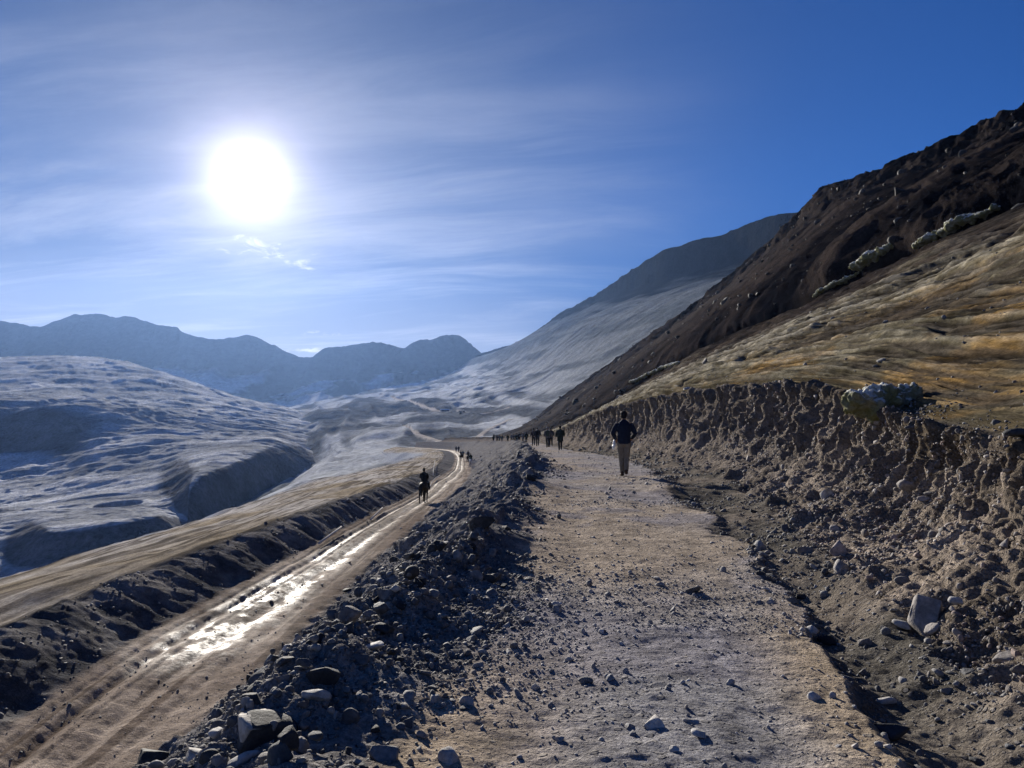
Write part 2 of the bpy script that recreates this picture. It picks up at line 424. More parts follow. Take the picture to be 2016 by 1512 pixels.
# turf lip that overhangs in clumps
lipn = vnoise(Y * 1.9, X * .8, 3.1)
disp += np.exp(-((rr - 15.93) / .16) ** 2) * (.10 + .16 * lipn) * np.clip(Dd / 9, .6, 1.3)
# terracettes on the grass
ux = (rr - 16) * 7.0
v0 = fbm(X + 40, Y, Z, 3., 4, Dd)
ter = fbm(ux * 1.0 + nBig * .45, Y * .075, 0, 1.05, 5, None, ridge=True)
ter2 = fbm(ux * 2.7 + nBig * .5, Y * .16, 3.0, 1.0, 5, None, ridge=True)
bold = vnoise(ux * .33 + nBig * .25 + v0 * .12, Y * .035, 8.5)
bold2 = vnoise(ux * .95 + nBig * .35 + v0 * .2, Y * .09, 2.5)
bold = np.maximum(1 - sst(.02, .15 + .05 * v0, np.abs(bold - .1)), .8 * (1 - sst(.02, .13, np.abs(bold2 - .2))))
fine = fbm(ux * 9 + v0 * .6, Y * .32, 6.0, 1.0, 4, None, gain=.7)
ter3 = fbm(ux * 6.5 + nA * .3, Y * .5, 5.0, 1.0, 4, None, ridge=True)
gl_ = sst(16.1, 17.6, rr)
tersc = np.clip(Dd / 26, .35, 1.6)
nG = fbm(X, Y * .16, Z, 1.1, 7, Dd, gain=.58, cut=.003)
disp += w_grass * (nA * .02 + nB * .01 + nG * .07 + gl_ * (ter * .15 + ter2 * .09 + ter3 * .035 + fine * .022 - bold * .22) * tersc + nBig * .15 * gl_)
# black scree: gullies down the fall line and rock ribs
fall = fbm(Y * .9 + nBig * 2, (X + Z) * .10, 1.0, 7.0, 6, Dd, cut=.008)
rib = fbm(Y * .5, (X + Z) * .45, 4.0, 9.0, 7, Dd, cut=.008, ridge=True)
up = sst(22.2, 23.6, rr)
ribf = fbm(X, Y, Z, 2.5, 6, Dd, cut=.004, gain=.68, ridge=True)
disp += w_black * (fall * .75 + rib * (.5 + .9 * up) + ribf * (.25 + .55 * up) + nA * .12) * (1 - .45 * sst(23.6, 24, rr))
# shallow gully where grass meets scree
disp -= np.exp(-((rr - 20.12) / .16) ** 2) * 1.0
# wheel ruts, lower road
tl = (rr - 5) / 2.0
wob_ = vnoise(Y * .09, 0.5) * .05
for c0, wd, dp in ((.30, .055, .10), (.62, .05, .09), (.82, .03, .05), (.14, .03, .04), (.48, .02, .03)):
    disp -= w_low * dp * np.exp(-((tl - c0 - wob_) / wd) ** 2)
disp += w_low * .05 * np.exp(-((tl - .46 - wob_) / .05) ** 2)
# faint wheel lines, upper road
tu = (rr - 10) / 2.0
disp -= w_road * .02 * np.exp(-((tu - .28) / .1) ** 2)
disp -= w_road * .02 * np.exp(-((tu - .74) / .1) ** 2)
G = G + NRM * disp[..., None]
en = fbm(X * 0 + 3, Y, 0, .9, 5, None, gain=.6)
for r0_ in (10., 12.): G[..., 0] += np.exp(-((rr - r0_) / .55) ** 2) * en * .10 * np.clip(Dd / 6, .5, 2.0)
# heaps on the berm
heaps = [(-1.25, 4.6, .55, .12), (-.85, 7.1, .55, .16), (-.35, 9.6, .5, .24), (-.1, 12.6, .6, .28), (-1.6, 5.6, .6, .15),
         (-.9, 3.1, .35, .15), (.35, 17., .8, .2), (.9, 24, .9, .22), (-2.2, 3.7, .4, .35), (3.6, 16.5, .7, .15), (3.35, 12, .5, .12)]
for hx, hy, hr, hh in heaps:
    G[..., 2] += hh * np.exp(-(((G[..., 0] - hx)) ** 2 + ((G[..., 1] - hy) / 1.3) ** 2) / hr ** 2)
X, Y, Z = G[..., 0], G[..., 1], G[..., 2]

# albedo
v1 = fbm(X, Y, Z, 1.3, 5, Dd, gain=.6); v2 = fbm(X + 40, Y, Z, 5., 4, Dd); v3 = fbm(X, Y + 30, Z, .25, 4, Dd)
gq = np.clip(w_grass + w_meadow, 0, 1)
v3 = v3 * (1 - gq) + gq * fbm(X, Y * .12, Z, .35, 5, Dd, cut=.002)
v1 = v1 * (1 - gq) + gq * fbm(X, Y * .2, Z, 1.3, 5, Dd, cut=.003)
def blend(a, b, t): return lerp3(a, b, np.clip(t, 0, 1))
one = np.ones(X.shape + (1,))
c_meadow = blend(one * C3(.30, .25, .18), one * C3(.48, .45, .42), .35 + v2 * .6 + sst(3.0, 2.0, rr) * .5)
mstre = fbm(ux * 4, Y * .12, 2.0, 1.0, 4)
c_meadow = blend(c_meadow, one * C3(.10, .085, .07), sst(.0, .5, mstre) * .75)
c_lbank = blend(one * C3(.09, .09, .095), one * C3(.20, .19, .185), .5 + v1)
c_low = blend(one * C3(.25, .205, .17), one * C3(.36, .30, .25), .5 + v1 * .8)
c_low = blend(c_low, one * C3(.09, .068, .055), sst(.1, .5, fbm(tl * 14, Y * .1, 0, 1.0, 4)) * .7)
c_low = blend(c_low, one * C3(.14, .105, .085), sst(.05, .5, v2 + .3 * v3) * .8)
c_emb = blend(one * C3(.17, .165, .165), one * C3(.27, .255, .245), .4 + v1 * .7 + v3 * .4)
c_road = blend(one * C3(.31, .30, .305), one * C3(.38, .32, .26), .40 + v2 * 1.0)
c_road = blend(c_road, one * C3(.26, .245, .265), sst(.0, .6, v1) * .7)
c_road = blend(c_road, one * C3(.44, .35, .25), (1 - sst(.0, .5, tu)) * sst(6.5, 4, Dd) * .9 + sst(.68, .95, tu) * sst(8.5, 5.5, Dd) * .9)
c_ditch = blend(one * C3(.12, .11, .095), one * C3(.21, .18, .15), .4 + v1)
c_face = blend(one * C3(.185, .155, .125), one * C3(.36, .30, .245), .45 + v1 * .8 + v3 * .3)
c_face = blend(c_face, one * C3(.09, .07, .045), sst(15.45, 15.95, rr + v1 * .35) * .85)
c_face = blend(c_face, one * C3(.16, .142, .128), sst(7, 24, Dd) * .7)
orange = sst(-.25, .45, v2 + .35 * v3 + .5 * np.exp(-((rr - 17.7) / .5) ** 2)-.2) * sst(50, 20, Dd)
c_grass = blend(one * C3(.115, .10, .066), one * C3(.31, .19, .065), orange)
c_grass = blend(c_grass, one * C3(.14, .115, .075), sst(.1, .6, v1) * .45)
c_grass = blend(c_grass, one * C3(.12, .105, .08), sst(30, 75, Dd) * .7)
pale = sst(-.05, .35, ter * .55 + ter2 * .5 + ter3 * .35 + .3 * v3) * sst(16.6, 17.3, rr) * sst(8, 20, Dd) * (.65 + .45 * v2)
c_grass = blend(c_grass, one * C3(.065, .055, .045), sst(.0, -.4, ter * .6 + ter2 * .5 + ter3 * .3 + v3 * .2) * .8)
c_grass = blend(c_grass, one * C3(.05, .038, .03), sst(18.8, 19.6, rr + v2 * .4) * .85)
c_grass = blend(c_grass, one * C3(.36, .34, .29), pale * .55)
c_grass = blend(c_grass, one * C3(.03, .026, .024), bold * gl_ * sst(17.2, 18.2, rr + v1 * .5) * .85)  # long shadow lines under the ledges, painted dark into the turf colour
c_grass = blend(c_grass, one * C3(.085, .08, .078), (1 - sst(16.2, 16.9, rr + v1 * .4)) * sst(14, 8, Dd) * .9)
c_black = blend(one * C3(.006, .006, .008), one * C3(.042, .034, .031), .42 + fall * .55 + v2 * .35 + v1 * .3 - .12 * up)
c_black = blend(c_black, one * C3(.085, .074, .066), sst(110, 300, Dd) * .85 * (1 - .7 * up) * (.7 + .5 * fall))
c_grass = blend(c_grass, one * C3(.045, .036, .03), sst(18.7, 19.7, rr + v2 * .4 + fine * .2) * .75)
c_grass = c_grass * (1 + .7 * np.clip(fine, -1, 1) * gl_)[..., None]
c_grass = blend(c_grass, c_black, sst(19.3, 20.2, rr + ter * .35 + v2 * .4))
c_valley = blend(one * C3(.22, .23, .24), one * C3(.45, .47, .52), .5 + v1)
ws = [w_valley, w_meadow, w_lbank, w_low, w_emb, w_road, w_ditch, w_face, w_grass, w_black]
ws[4] = np.clip(w_emb + w_berm * (1 - w_road), 0, 1)
cs = [c_valley, c_meadow, c_lbank, c_low, c_emb, c_road, c_ditch, c_face, c_grass, c_black]
tot = sum(ws) + 1e-6
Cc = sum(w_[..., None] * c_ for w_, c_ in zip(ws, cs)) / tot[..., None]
wpat = fbm(X * 1.3, Y * .6, 0, .8, 6, Dd, gain=.85, cut=.004)
wid = .10 + .07 * sst(30, 15, Y)
wetm = w_low * np.clip(np.exp(-((tl - .34 - wob_) / wid) ** 2) * 1.25 + np.exp(-((tl - .64 - wob_) / (wid * .8)) ** 2) * 1.0, 0, 1)
wetm = np.clip(wetm * sst(-.6, .15, wpat + .35 * v2) + w_low * .30 * np.exp(-((tl - .5) / .3) ** 2), 0, 1)
wetm *= 1.0 * sst(11.5, 15, Y + v2 * 2) * (.38 + .62 * sst(36, 26, Y))
gritm = np.clip(w_road * .9 + w_emb + w_berm + w_ditch + w_face * .7 + w_lbank * .2 + w_low * .25 + w_black * .0, 0, 1)
turfm = np.clip(w_grass * sst(16.3, 16.8, rr) + w_meadow, 0, 1)
lumpm = np.clip(w_face + w_emb * .8 + w_lbank * .7 + w_berm * .5 + w_ditch * .25 + w_grass * .5 + w_black * .8, 0, 1)
def near_part(name, r0, r1, kindname='structure'):
    i0 = int(np.searchsorted(rt, r0)); i1 = int(np.searchsorted(rt, r1)) + 1
    sl_ = slice(i0, min(i1, NR))
    o = grid_mesh(name, G[sl_], mat_ground, Cc[sl_], {'wet': wetm[sl_], 'grit': gritm[sl_], 'lump': lumpm[sl_], 'turf': turfm[sl_]})
    tag(o, kind='structure'); return o
near_part('valley_meadow', 0, 4)
near_part('roadside_bank', 4, 5)
near_part('lower_road', 5, 7)
near_part('embankment_slope', 7, 10)
near_part('upper_road', 10, 12)
near_part('ditch_ground', 12, 14)
near_part('cut_bank_terrain', 14, 16)
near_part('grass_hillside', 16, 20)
near_part('scree_hill', 20, 26)

# surface lookup on the near terrain: which vertex is seen at a photo pixel
PXN, PYN = proj(G)
DN = G[..., 1]
GN = grid_normals(G)
def seen(px, py, r0=0, r1=26, tol=4.0):
    i0 = int(np.searchsorted(rt, r0)); i1 = int(np.searchsorted(rt, r1))
    for tt in (tol, tol * 2, tol * 4, tol * 12):
        e = np.hypot(PXN[i0:i1] - px, PYN[i0:i1] - py)
        ii, jj = np.nonzero(e < tt)
        if len(ii):
            k = np.argmin(DN[i0:i1][ii, jj] * (1 + .03 * e[ii, jj] / tt))
            return Vector(G[i0 + ii[k], jj[k]]), Vector(GN[i0 + ii[k], jj[k]])
    k = np.unravel_index(np.argmin(e), e.shape)
    return Vector(G[i0 + k[0], k[1]]), Vector(GN[i0 + k[0], k[1]])
def ground_at(x, y, r0=0, r1=26):
    i0 = int(np.searchsorted(rt, r0)); i1 = int(np.searchsorted(rt, r1))
    e = np.hypot(X[i0:i1] - x, Y[i0:i1] - y)
    k = np.unravel_index(np.argmin(e), e.shape)
    return Vector(G[i0 + k[0], k[1]])

# ------------------------------------------------------------------ far terrain
def loft(ctrl, nr, nc):
    ctrl = np.asarray(ctrl, float)
    a = pchip(ctrl.transpose(1, 0, 2), np.linspace(0, ctrl.shape[1] - 1, nc))
    g = pchip(a.transpose(1, 0, 2), np.linspace(0, ctrl.shape[0] - 1, nr))
    return g

# right mountain and the slope running down to the stream
CD = np.array([100, 160, 250, 380, 540, 760, 900, 1000, 1100, 1250, 1400, 1600, 1800, 2100, 2400], float)
def tabl(ds, pxs, pys):
    return np.array([P(np.interp(math.log(q), np.log(ds), pxs), np.interp(math.log(q), np.log(ds), pys), q) for q in CD])
b9 = [100, 160, 250, 380, 540, 760, 1100, 1600, 2400]
c0 = tabl(b9, [-400, 150, 400, 610, 578, 562, 560, 600, 700], [1400, 1220, 1052, 940, 884, 848, 818, 797, 775])
cm = c0 - np.array([60, 0, 15])
c1 = tabl(b9, [300, 480, 640, 725, 705, 690, 680, 700, 770], [1180, 1005, 925, 872, 848, 824, 798, 782, 762])
c2 = tabl(b9, [900, 880, 885, 890, 880, 880, 870, 850, 870], [1020, 950, 898, 860, 838, 812, 785, 765, 742])
c3 = tabl(b9, [1200, 1150, 1110, 1090, 1070, 1050, 1010, 960, 905], [1040, 960, 895, 838, 806, 775, 748, 735, 722])
c4 = tabl(b9, [1500, 1500, 1500, 1440, 1390, 1330, 1180, 1060, 925], [900, 850, 740, 680, 630, 590, 625, 665, 708])
rdg = tabl([100, 160, 250, 380, 540, 760, 900, 1000, 1100, 1170, 1250, 1400, 1600, 1800, 2100, 2400],
           [2500, 2400, 2200, 2050, 1900, 1720, 1590, 1500, 1440, 1375, 1300, 1245, 1185, 1115, 1020, 935],
           [560, 500, 430, 400, 390, 400, 415, 430, 455, 486, 496, 530, 573, 610, 672, 699])
off = np.interp(CD, [500, 760, 900, 1250, 1500, 1700], [6, 45, 75, 60, 25, 6])
c5 = rdg - np.stack([off * 0, off * .42, off * CD / 1515. * .95], -1)
c6 = rdg + np.array([90, 60, -60]); c7 = rdg + np.array([400, 300, -300])
CG = loft([cm, c0, c1, c2, c3, c4, c5, rdg, c6, c7], 760, 900)
rC = np.linspace(0, 9, 760)[:, None] * np.ones((1, 900))
X2, Y2, Z2 = CG[..., 0], CG[..., 1], CG[..., 2]
D2 = np.sqrt(X2**2 + Y2**2)
Nf = grid_normals(CG)
strC = fbm(X2 * .5 + Z2 * 1.6, Y2 * .10, Z2 * .8, 16., 6, D2, cut=.004, ridge=True)
lumC = fbm(X2, Y2, Z2, 60., 8, D2, cut=.004)
ribC = fbm(Y2 * .8, (X2 + Z2) * .12, 0, 30., 6, D2, cut=.004, ridge=True)
fadeN = sst(90, 300, D2)
lowC = 1 - sst(3.6, 4.4, rC)
dC = lowC * (strC * 2.0 + lumC * 2.6) * np.clip(D2 / 500, .25, 1.6) + (1 - lowC) * (ribC * 1.3 + lumC * 1.3) * np.clip(D2 / 900, .4, 1.3)
dC += np.exp(-((rC - 6.6) / .55) ** 2) * fbm(X2, Y2, Z2, 45., 6, D2, ridge=True, cut=.004) * 2.0 * sst(500, 900, D2) * (1 - .5 * sst(1300, 1600, D2))
dC *= fadeN

# frosty hills on the left
LPX = [-1000, -300, 0, 100, 200, 300, 370, 450, 520, 600, 680, 760, 900]
rowsL = [
 ([1400]*13, [140]*13),
 ([1150, 1140, 1125, 1112, 1100, 1092, 1064, 1030, 985, 950, 985, 1010, 1040], [230, 230, 230, 230, 230, 240, 255, 290, 345, 400, 400, 400, 400]),
 ([1120, 1105, 1088, 1042, 1030, 1014, 1050, 1022, 978, 944, 980, 1005, 1035], [248, 248, 246, 247, 247, 256, 265, 300, 355, 410, 410, 410, 410]),
 ([1060, 1050, 1010, 1000, 1000, 1005, 1030, 1012, 968, 935, 970, 995, 1020], [300, 300, 300, 300, 290, 285, 278, 320, 372, 430, 430, 430, 430]),
 ([1040, 1030, 990, 985, 975, 970, 965, 912, 893, 908, 940, 970, 1000], [370, 370, 360, 350, 340, 330, 302, 352, 405, 455, 460, 460, 460]),
 ([990, 985, 940, 925, 900, 885, 880, 870, 866, 872, 900, 930, 960], [480, 480, 460, 460, 460, 460, 450, 470, 490, 540, 540, 540, 540]),
 ([920, 915, 900, 885, 850, 842, 846, 846, 846, 850, 880, 905, 930], [560, 560, 540, 540, 560, 580, 580, 600, 630, 700, 700, 700, 700]),
 ([790, 795, 800, 800, 802, 815, 825, 830, 834, 838, 862, 885, 910], [630, 630, 615, 610, 618, 640, 650, 680, 720, 790, 790, 790, 790]),
 ([765, 768, 775, 772, 782, 792, 800, 808, 815, 823, 845, 860, 880], [900, 900, 870, 860, 850, 830, 820, 850, 870, 930, 930, 930, 930]),
 ([720, 715, 706, 703, 708, 728, 752, 776, 796, 812, 828, 840, 860], [1500, 1500, 1480, 1450, 1400, 1300, 1220, 1180, 1150, 1150, 1200, 1200, 1200]),
]
ctL = [[P(px, py, D) for px, py, D in zip(LPX, r_[0], r_[1])] for r_ in rowsL]
ctL.append([(q[0] * 1.25, q[1] * 1.25, q[2] * 1.0 - 35) for q in ctL[-1]])
ctL.append([(q[0] * 1.4, q[1] * 1.4, q[2] - 120) for q in ctL[-1]])
LG = loft(ctL, 760, 1000)
X3, Y3, Z3 = LG[..., 0], LG[..., 1], LG[..., 2]
D3 = np.sqrt(X3**2 + Y3**2)
wa = fbm(X3, Y3, 0, 120., 3, D3)
lumL = fbm(X3 + wa * 18, Y3 * .8, Z3, 70., 9, D3, cut=.004, ridge=True)
finL = fbm(X3 * .45 + wa * 20, Y3 * 1.0, Z3, 14., 8, D3, cut=.0022, gain=.68)
dL = (lumL * 2.0 + finL * 1.3) * np.clip(D3 / 600, .22, 1.2)
NL = grid_normals(LG)
# round hollow on the flat
hc = P(232, 997, 300)
rad = np.hypot((X3 - hc[0]) / 8.0, (Y3 - hc[1]) / 12.0)
dL = dL * sst(1.0, 2.2, rad)
dL -= 8.0 * (1 - sst(.72, 1.0, rad)); dL += .5 * np.exp(-((rad - 1.15) / .15) ** 2)

# far dark range
sk = [(-1400, 640), (-1000, 600), (-700, 640), (-400, 600), (-200, 625), (-80, 622), (0, 631), (30, 637), (75, 641), (110, 633), (150, 622), (190, 620), (240, 624), (285, 632),
      (296, 636), (312, 643), (345, 646), (358, 655), (400, 667), (430, 671), (465, 665), (490, 661), (530, 677), (570, 693), (605, 700),
      (640, 690), (690, 679), (745, 670), (765, 674), (790, 682), (815, 673), (832, 669), (850, 668), (870, 662), (893, 660), (910, 664), (925, 676), (940, 694), (1000, 720), (1150, 760), (1400, 800)]
m0, m1, m2, m3, m4, m5 = [], [], [], [], [], []
for px, py in sk:
    k = (HZ - py) / F
    b0 = P(px, 860, 1500); b1 = P(px, 800 - 8 * math.sin(px * .02), 2000); b2 = P(px, 752 + 12 * math.sin(px * .013 + 1), 2420)
    Dr = (2420 * .6 - b2[2]) / (.6 - k)
    Dr = max(Dr, 2500)
    tp = P(px, py, Dr)
    m0.append(b0); m1.append(b1); m2.append(b2); m3.append(tuple(b2[i] + (tp[i] - b2[i]) * .6 for i in range(3))); m4.append(tp)
    m5.append((tp[0] * 1.2, tp[1] * 1.2, tp[2] - 220))
MG = loft([m0, m1, m2, m3, m4, m5], 420, 1300)
rM = np.linspace(0, 5, 420)[:, None] * np.ones((1, 1300))
X4, Y4, Z4 = MG[..., 0], MG[..., 1], MG[..., 2]
D4 = np.sqrt(X4**2 + Y4**2)
lumM = fbm(X4, Y4, Z4 * .4, 320., 8, D4, cut=.003, ridge=True)
dM = lumM * 26 * (1 - .93 * sst(2.8, 3.9, rM)) + fbm(X4, Y4 * .3, Z4 * .3, 70., 6, D4, cut=.0015, gain=.6) * 6.5

def far_obj(name, g, dsp, nrm, alb, mask=None):
    gg = g + nrm * dsp[..., None]
    o = grid_mesh(name, gg, mat_far, alb, None, mask)
    tag(o, kind='structure')
    return gg, o

# roads drawn on the right mountain, flattened and pale
def near_line(g, pts):
    PXs, PYs = proj(g)
    w3 = []
    for (px, py) in pts:
        e = np.hypot(PXs - px, PYs - py)
        k = np.unravel_index(np.argmin(e + g[..., 1] * .002), e.shape)
        w3.append(g[k])
    w3 = np.array(w3)
    best = np.full(g.shape[:2], 1e9)
    for a, b in zip(w3[:-1], w3[1:]):
        ab = (b - a)[:2]; L2 = max((ab ** 2).sum(), 1e-6)
        t = np.clip(((g[..., 0] - a[0]) * ab[0] + (g[..., 1] - a[1]) * ab[1]) / L2, 0, 1)
        dd_ = np.hypot(g[..., 0] - a[0] - t * ab[0], g[..., 1] - a[1] - t * ab[1])
        best = np.minimum(best, dd_)
    return best
lines = [([(975, 868), (935, 871), (905, 874), (880, 871), (852, 864), (830, 856), (808, 848), (797, 842), (792, 838), (806, 836)], 1.7),
         ([(862, 808), (846, 803), (825, 797), (800, 789), (775, 783), (748, 778)], 3.0),
         ([(862, 808), (890, 812), (930, 818), (965, 812), (1010, 800)], 2.2),
         ([(930, 868), (960, 845), (1000, 826), (1030, 822)], 1.5)]
rdm = np.zeros(CG.shape[:2])
for pts, wd in lines:
    bd = near_line(CG, pts)
    rdm = np.maximum(rdm, 1 - sst(wd, wd * 1.25, bd))
dC = dC * (1 - .9 * rdm)
u1 = fbm(X2 * .5 + Z2 * 1.2, Y2 * .12, Z2, 26., 6, D2, cut=.004)
u2 = fbm(X2, Y2, Z2, 140., 4)
oneC = np.ones(X2.shape + (1,))
fr = sst(-.35, .45, u1 + .5 * u2 + strC * .25)
aC = blend(oneC * C3(.15, .16, .175), oneC * C3(.55, .57, .60), fr * (1 - .55 * sst(3.6, 4.6, rC)))
aC = blend(aC, oneC * C3(.11, .13, .15), sst(3.8, 5.0, rC) * .7)
aC = blend(aC, oneC * C3(.013, .015, .018), sst(5.2, 5.8, rC + .35 * u1))
aC = blend(aC, oneC * C3(.50, .46, .43), rdm)
C_final = CG + Nf * dC[..., None]
far_obj('frosted_mountain', CG, dC, Nf, aC, rdm < .5)
far_obj('mountain_road', CG, dC, Nf, aC, rdm >= .5)
oneL = np.ones(X3.shape + (1,))
u3 = fbm(X3 * .5, Y3, Z3, 22., 6, D3, cut=.004); u4 = fbm(X3, Y3, Z3, 160., 4)
aL = blend(oneL * C3(.42, .43, .45), oneL * C3(.70, .71, .73), sst(-.35, .5, u3 + .5 * u4 + .3 * lumL))
aL = blend(aL, oneL * C3(.05, .05, .055), 1 - sst(.8, 1.0, rad))
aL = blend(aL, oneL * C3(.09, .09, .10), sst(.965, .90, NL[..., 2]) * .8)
far_obj('frosted_hills', LG, dL, np.array([0, 0, 1.0]) * np.ones(LG.shape), aL)
oneM = np.ones(X4.shape + (1,))
u5 = fbm(X4, Y4, Z4, 180., 6, D4, cut=.003)
aM = blend(oneM * C3(.025, .027, .03), oneM * C3(.42, .42, .45), sst(-.1, .4, u5 + .4 * lumM) * (1 - sst(1.9, 2.5, rM)))
far_obj('distant_range', MG, dM, np.array([0, 0, 1.0]) * np.ones(MG.shape), aM)
# base ground below and behind everything
bm = bmesh.new()
vs = [bm.verts.new(v) for v in ((-6000, -800, -75), (6000, -800, -75), (6000, 3500, -75), (-6000, 3500, -75))]
bm.faces.new(vs)
me = bpy.data.meshes.new('ground'); bm.to_mesh(me); bm.free()
mat_base = plain_mat('dry_valley_ground', (0.2, 0.19, 0.18), 0.95, 0.02)
me.materials.append(mat_base)
o = bpy.data.objects.new('ground', me); COL.objects.link(o); tag(o, kind='structure')
# ------------------------------------------------------------------ stones
rnd = np.random.RandomState(11)
random.seed(4)
def rock_arrays(seed, sub, cuts=9, flat=1.0):
    rs = np.random.RandomState(seed)
    bm = bmesh.new(); bmesh.ops.create_icosphere(bm, subdivisions=sub, radius=1.0)
    V = np.array([v.co[:] for v in bm.verts]); Fc = np.array([[v.index for v in f.verts] for f in bm.faces]); bm.free()
    for _ in range(cuts):
        n = rs.normal(size=3); n /= np.linalg.norm(n); off_ = rs.uniform(.36, .74)
        dd_ = V @ n - off_; V = V - np.outer(np.maximum(dd_, 0) * .96, n)
    V *= np.array([rs.uniform(.8, 1.15), rs.uniform(.65, 1.0), rs.uniform(.5, .85) * flat])
    if sub >= 3:
        V *= (1 + .04 * fbm(V[:, 0] + seed, V[:, 1], V[:, 2], .5, 4, gain=.6))[:, None]
    V /= np.abs(V[:, :2]).max()          # half width about 1
    return V, Fc
PROTO = {s: [rock_arrays(100 * s + k, s, 9 if s > 1 else 5) for k in range(10)] for s in (1, 2, 3)}
def rots(n, tilt):
    a = rnd.uniform(0, 2 * np.pi, n); ax = rnd.normal(size=(n, 3)); ax[:, 2] *= .2
    ax /= np.linalg.norm(ax, axis=1, keepdims=True); t = rnd.normal(size=n) * tilt
    c, s_ = np.cos(t), np.sin(t); K = np.zeros((n, 3, 3))
    K[:, 0, 1] = -ax[:, 2]; K[:, 0, 2] = ax[:, 1]; K[:, 1, 0] = ax[:, 2]; K[:, 1, 2] = -ax[:, 0]; K[:, 2, 0] = -ax[:, 1]; K[:, 2, 1] = ax[:, 0]
    I = np.eye(3)[None]
    Rt = I + s_[:, None, None] * K + (1 - c)[:, None, None] * (K @ K)
    Rz = np.zeros((n, 3, 3)); Rz[:, 0, 0] = np.cos(a); Rz[:, 0, 1] = -np.sin(a); Rz[:, 1, 0] = np.sin(a); Rz[:, 1, 1] = np.cos(a); Rz[:, 2, 2] = 1
    return Rt @ Rz
du_ = np.linalg.norm(np.gradient(G, axis=0), axis=-1); dv_ = np.linalg.norm(np.gradient(G, axis=1), axis=-1)
AREA = np.minimum(du_, 3) * np.minimum(dv_, 3)
DIST = np.sqrt((G ** 2).sum(-1))
vis = (np.abs(PXN - 1008) < 1500) & (PYN < 1800) & (G[..., 1] > 1.3)
clump = sst(-.35, .5, fbm(X, Y, Z, 1.6, 3))
lipz = np.exp(-((rr - 16.45) / .35) ** 2) * sst(16, 9, DIST)
edge = np.exp(-((rr - 10.1) / .25) ** 2) + np.exp(-((rr - 12.5) / .4) ** 2)
zon = {'road': w_road, 'berm': w_berm, 'emb': w_emb * (1 - w_berm), 'ditch': w_ditch, 'face': w_face, 'lbank': w_lbank, 'low': w_low, 'lip': lipz, 'grass': w_grass, 'black': w_black, 'edge': edge}
#          size   road  berm  emb ditch face lbank low  lip  grass black edge
classes = [(.013, 260, 320, 260, 260, 300, 30, 30, 200, 0, 0, 200),
           (.024,  70, 190, 160, 120, 160, 24, 12, 110, 2, 0, 110),
           (.045,   7,  60, 50,  36, 42, 10, 2, 50, .6, 0, 22),
           (.08,  .5,   7,  6,   6,  6, 2.5, .2, 10, .15, 0, 4),
           (.14,  .02, .8, .5,  .5, .8, .3, .01, 1.0, .04, .015, .25),
           (.25,  0,  .08, .04, .03, .02, .06, 0, .06, .008, .018, .02),
           (.55,  0,    0,  0,   0,  0, 0, 0, 0, .002, .010, 0),
           (1.1,  0,    0,  0,   0,  0, 0, 0, 0, .0002, .003, 0)]
pos_l, siz_l, zon_l = [], [], []
zn = list(zon)
for cl_ in classes:
    s0 = cl_[0]
    dens = sum(zon[z_] * k_ for z_, k_ in zip(zn, cl_[1:]))
    wgt = dens * AREA * vis * (DIST < s0 * 620) * (.25 + 1.5 * clump)
    tot_ = wgt.sum(); n_ = int(min(tot_, 26000))
    if n_ < 1: continue
    cdf = np.cumsum(wgt.ravel()); k_ = np.searchsorted(cdf, rnd.rand(n_) * cdf[-1])
    i_, j_ = np.unravel_index(np.minimum(k_, wgt.size - 1), wgt.shape)
    i2 = np.minimum(i_ + 1, NR - 1); j2 = np.minimum(j_ + 1, NC - 1)
    a_, b_ = rnd.rand(n_, 1), rnd.rand(n_, 1)
    p_ = G[i_, j_] * (1 - a_) * (1 - b_) + G[i2, j_] * a_ * (1 - b_) + G[i_, j2] * (1 - a_) * b_ + G[i2, j2] * a_ * b_
    s_ = s0 * np.exp(rnd.normal(size=n_) * .28)
    p_ = p_ + GN[i_, j_] * (s_ * .08)[:, None]
    pos_l.append(p_); siz_l.append(s_)
    zw = np.stack([zon[z_][i_, j_] * k2 for z_, k2 in zip(zn, cl_[1:])], -1)
    zon_l.append(zw.argmax(-1))
# loose heaps of bigger stones tipped over the berm
HEAPS = [(-1.15, 4.9, .34, .60, 110), (-.85, 6.2, .34, .55, 110), (-.5, 7.8, .24, .5, 80), (-1.0, 3.5, .25, .3, 26), (-.35, 9.2, .22, .4, 40), (-1.7, 5.4, .3, .7, 30), (.1, 12.3, .2, .5, 20)]
for hx, hy, sx_, sy_, n_ in HEAPS:
    for _ in range(n_):
        gx, gy = rnd.normal(hx, sx_), rnd.normal(hy, sy_)
        s1 = float(np.clip(rnd.lognormal(math.log(.060), .45), .025, .17))
        g_ = ground_at(gx, gy, 7, 11)
        lift = max(0, rnd.normal(.03, .03)) * math.exp(-((gx - hx) / sx_) ** 2)
        pos_l.append(np.array([[g_.x, g_.y, g_.z + lift + s1 * .12]])); siz_l.append(np.array([s1])); zon_l.append(np.array([11]))
POS = np.concatenate(pos_l); SIZ = np.concatenate(siz_l); ZON = np.concatenate(zon_l); zn.append('heap')
PX_, PY_ = proj(POS)
APP = SIZ * F / np.maximum(np.sqrt((POS ** 2).sum(1)), .5)
inview = (PX_ > -20) & (PX_ < 2036) & (PY_ > 0) & (PY_ < 1530)
ROT = rots(len(POS), .45); RND = rnd.rand(len(POS)); PR = rnd.randint(0, 10, len(POS))

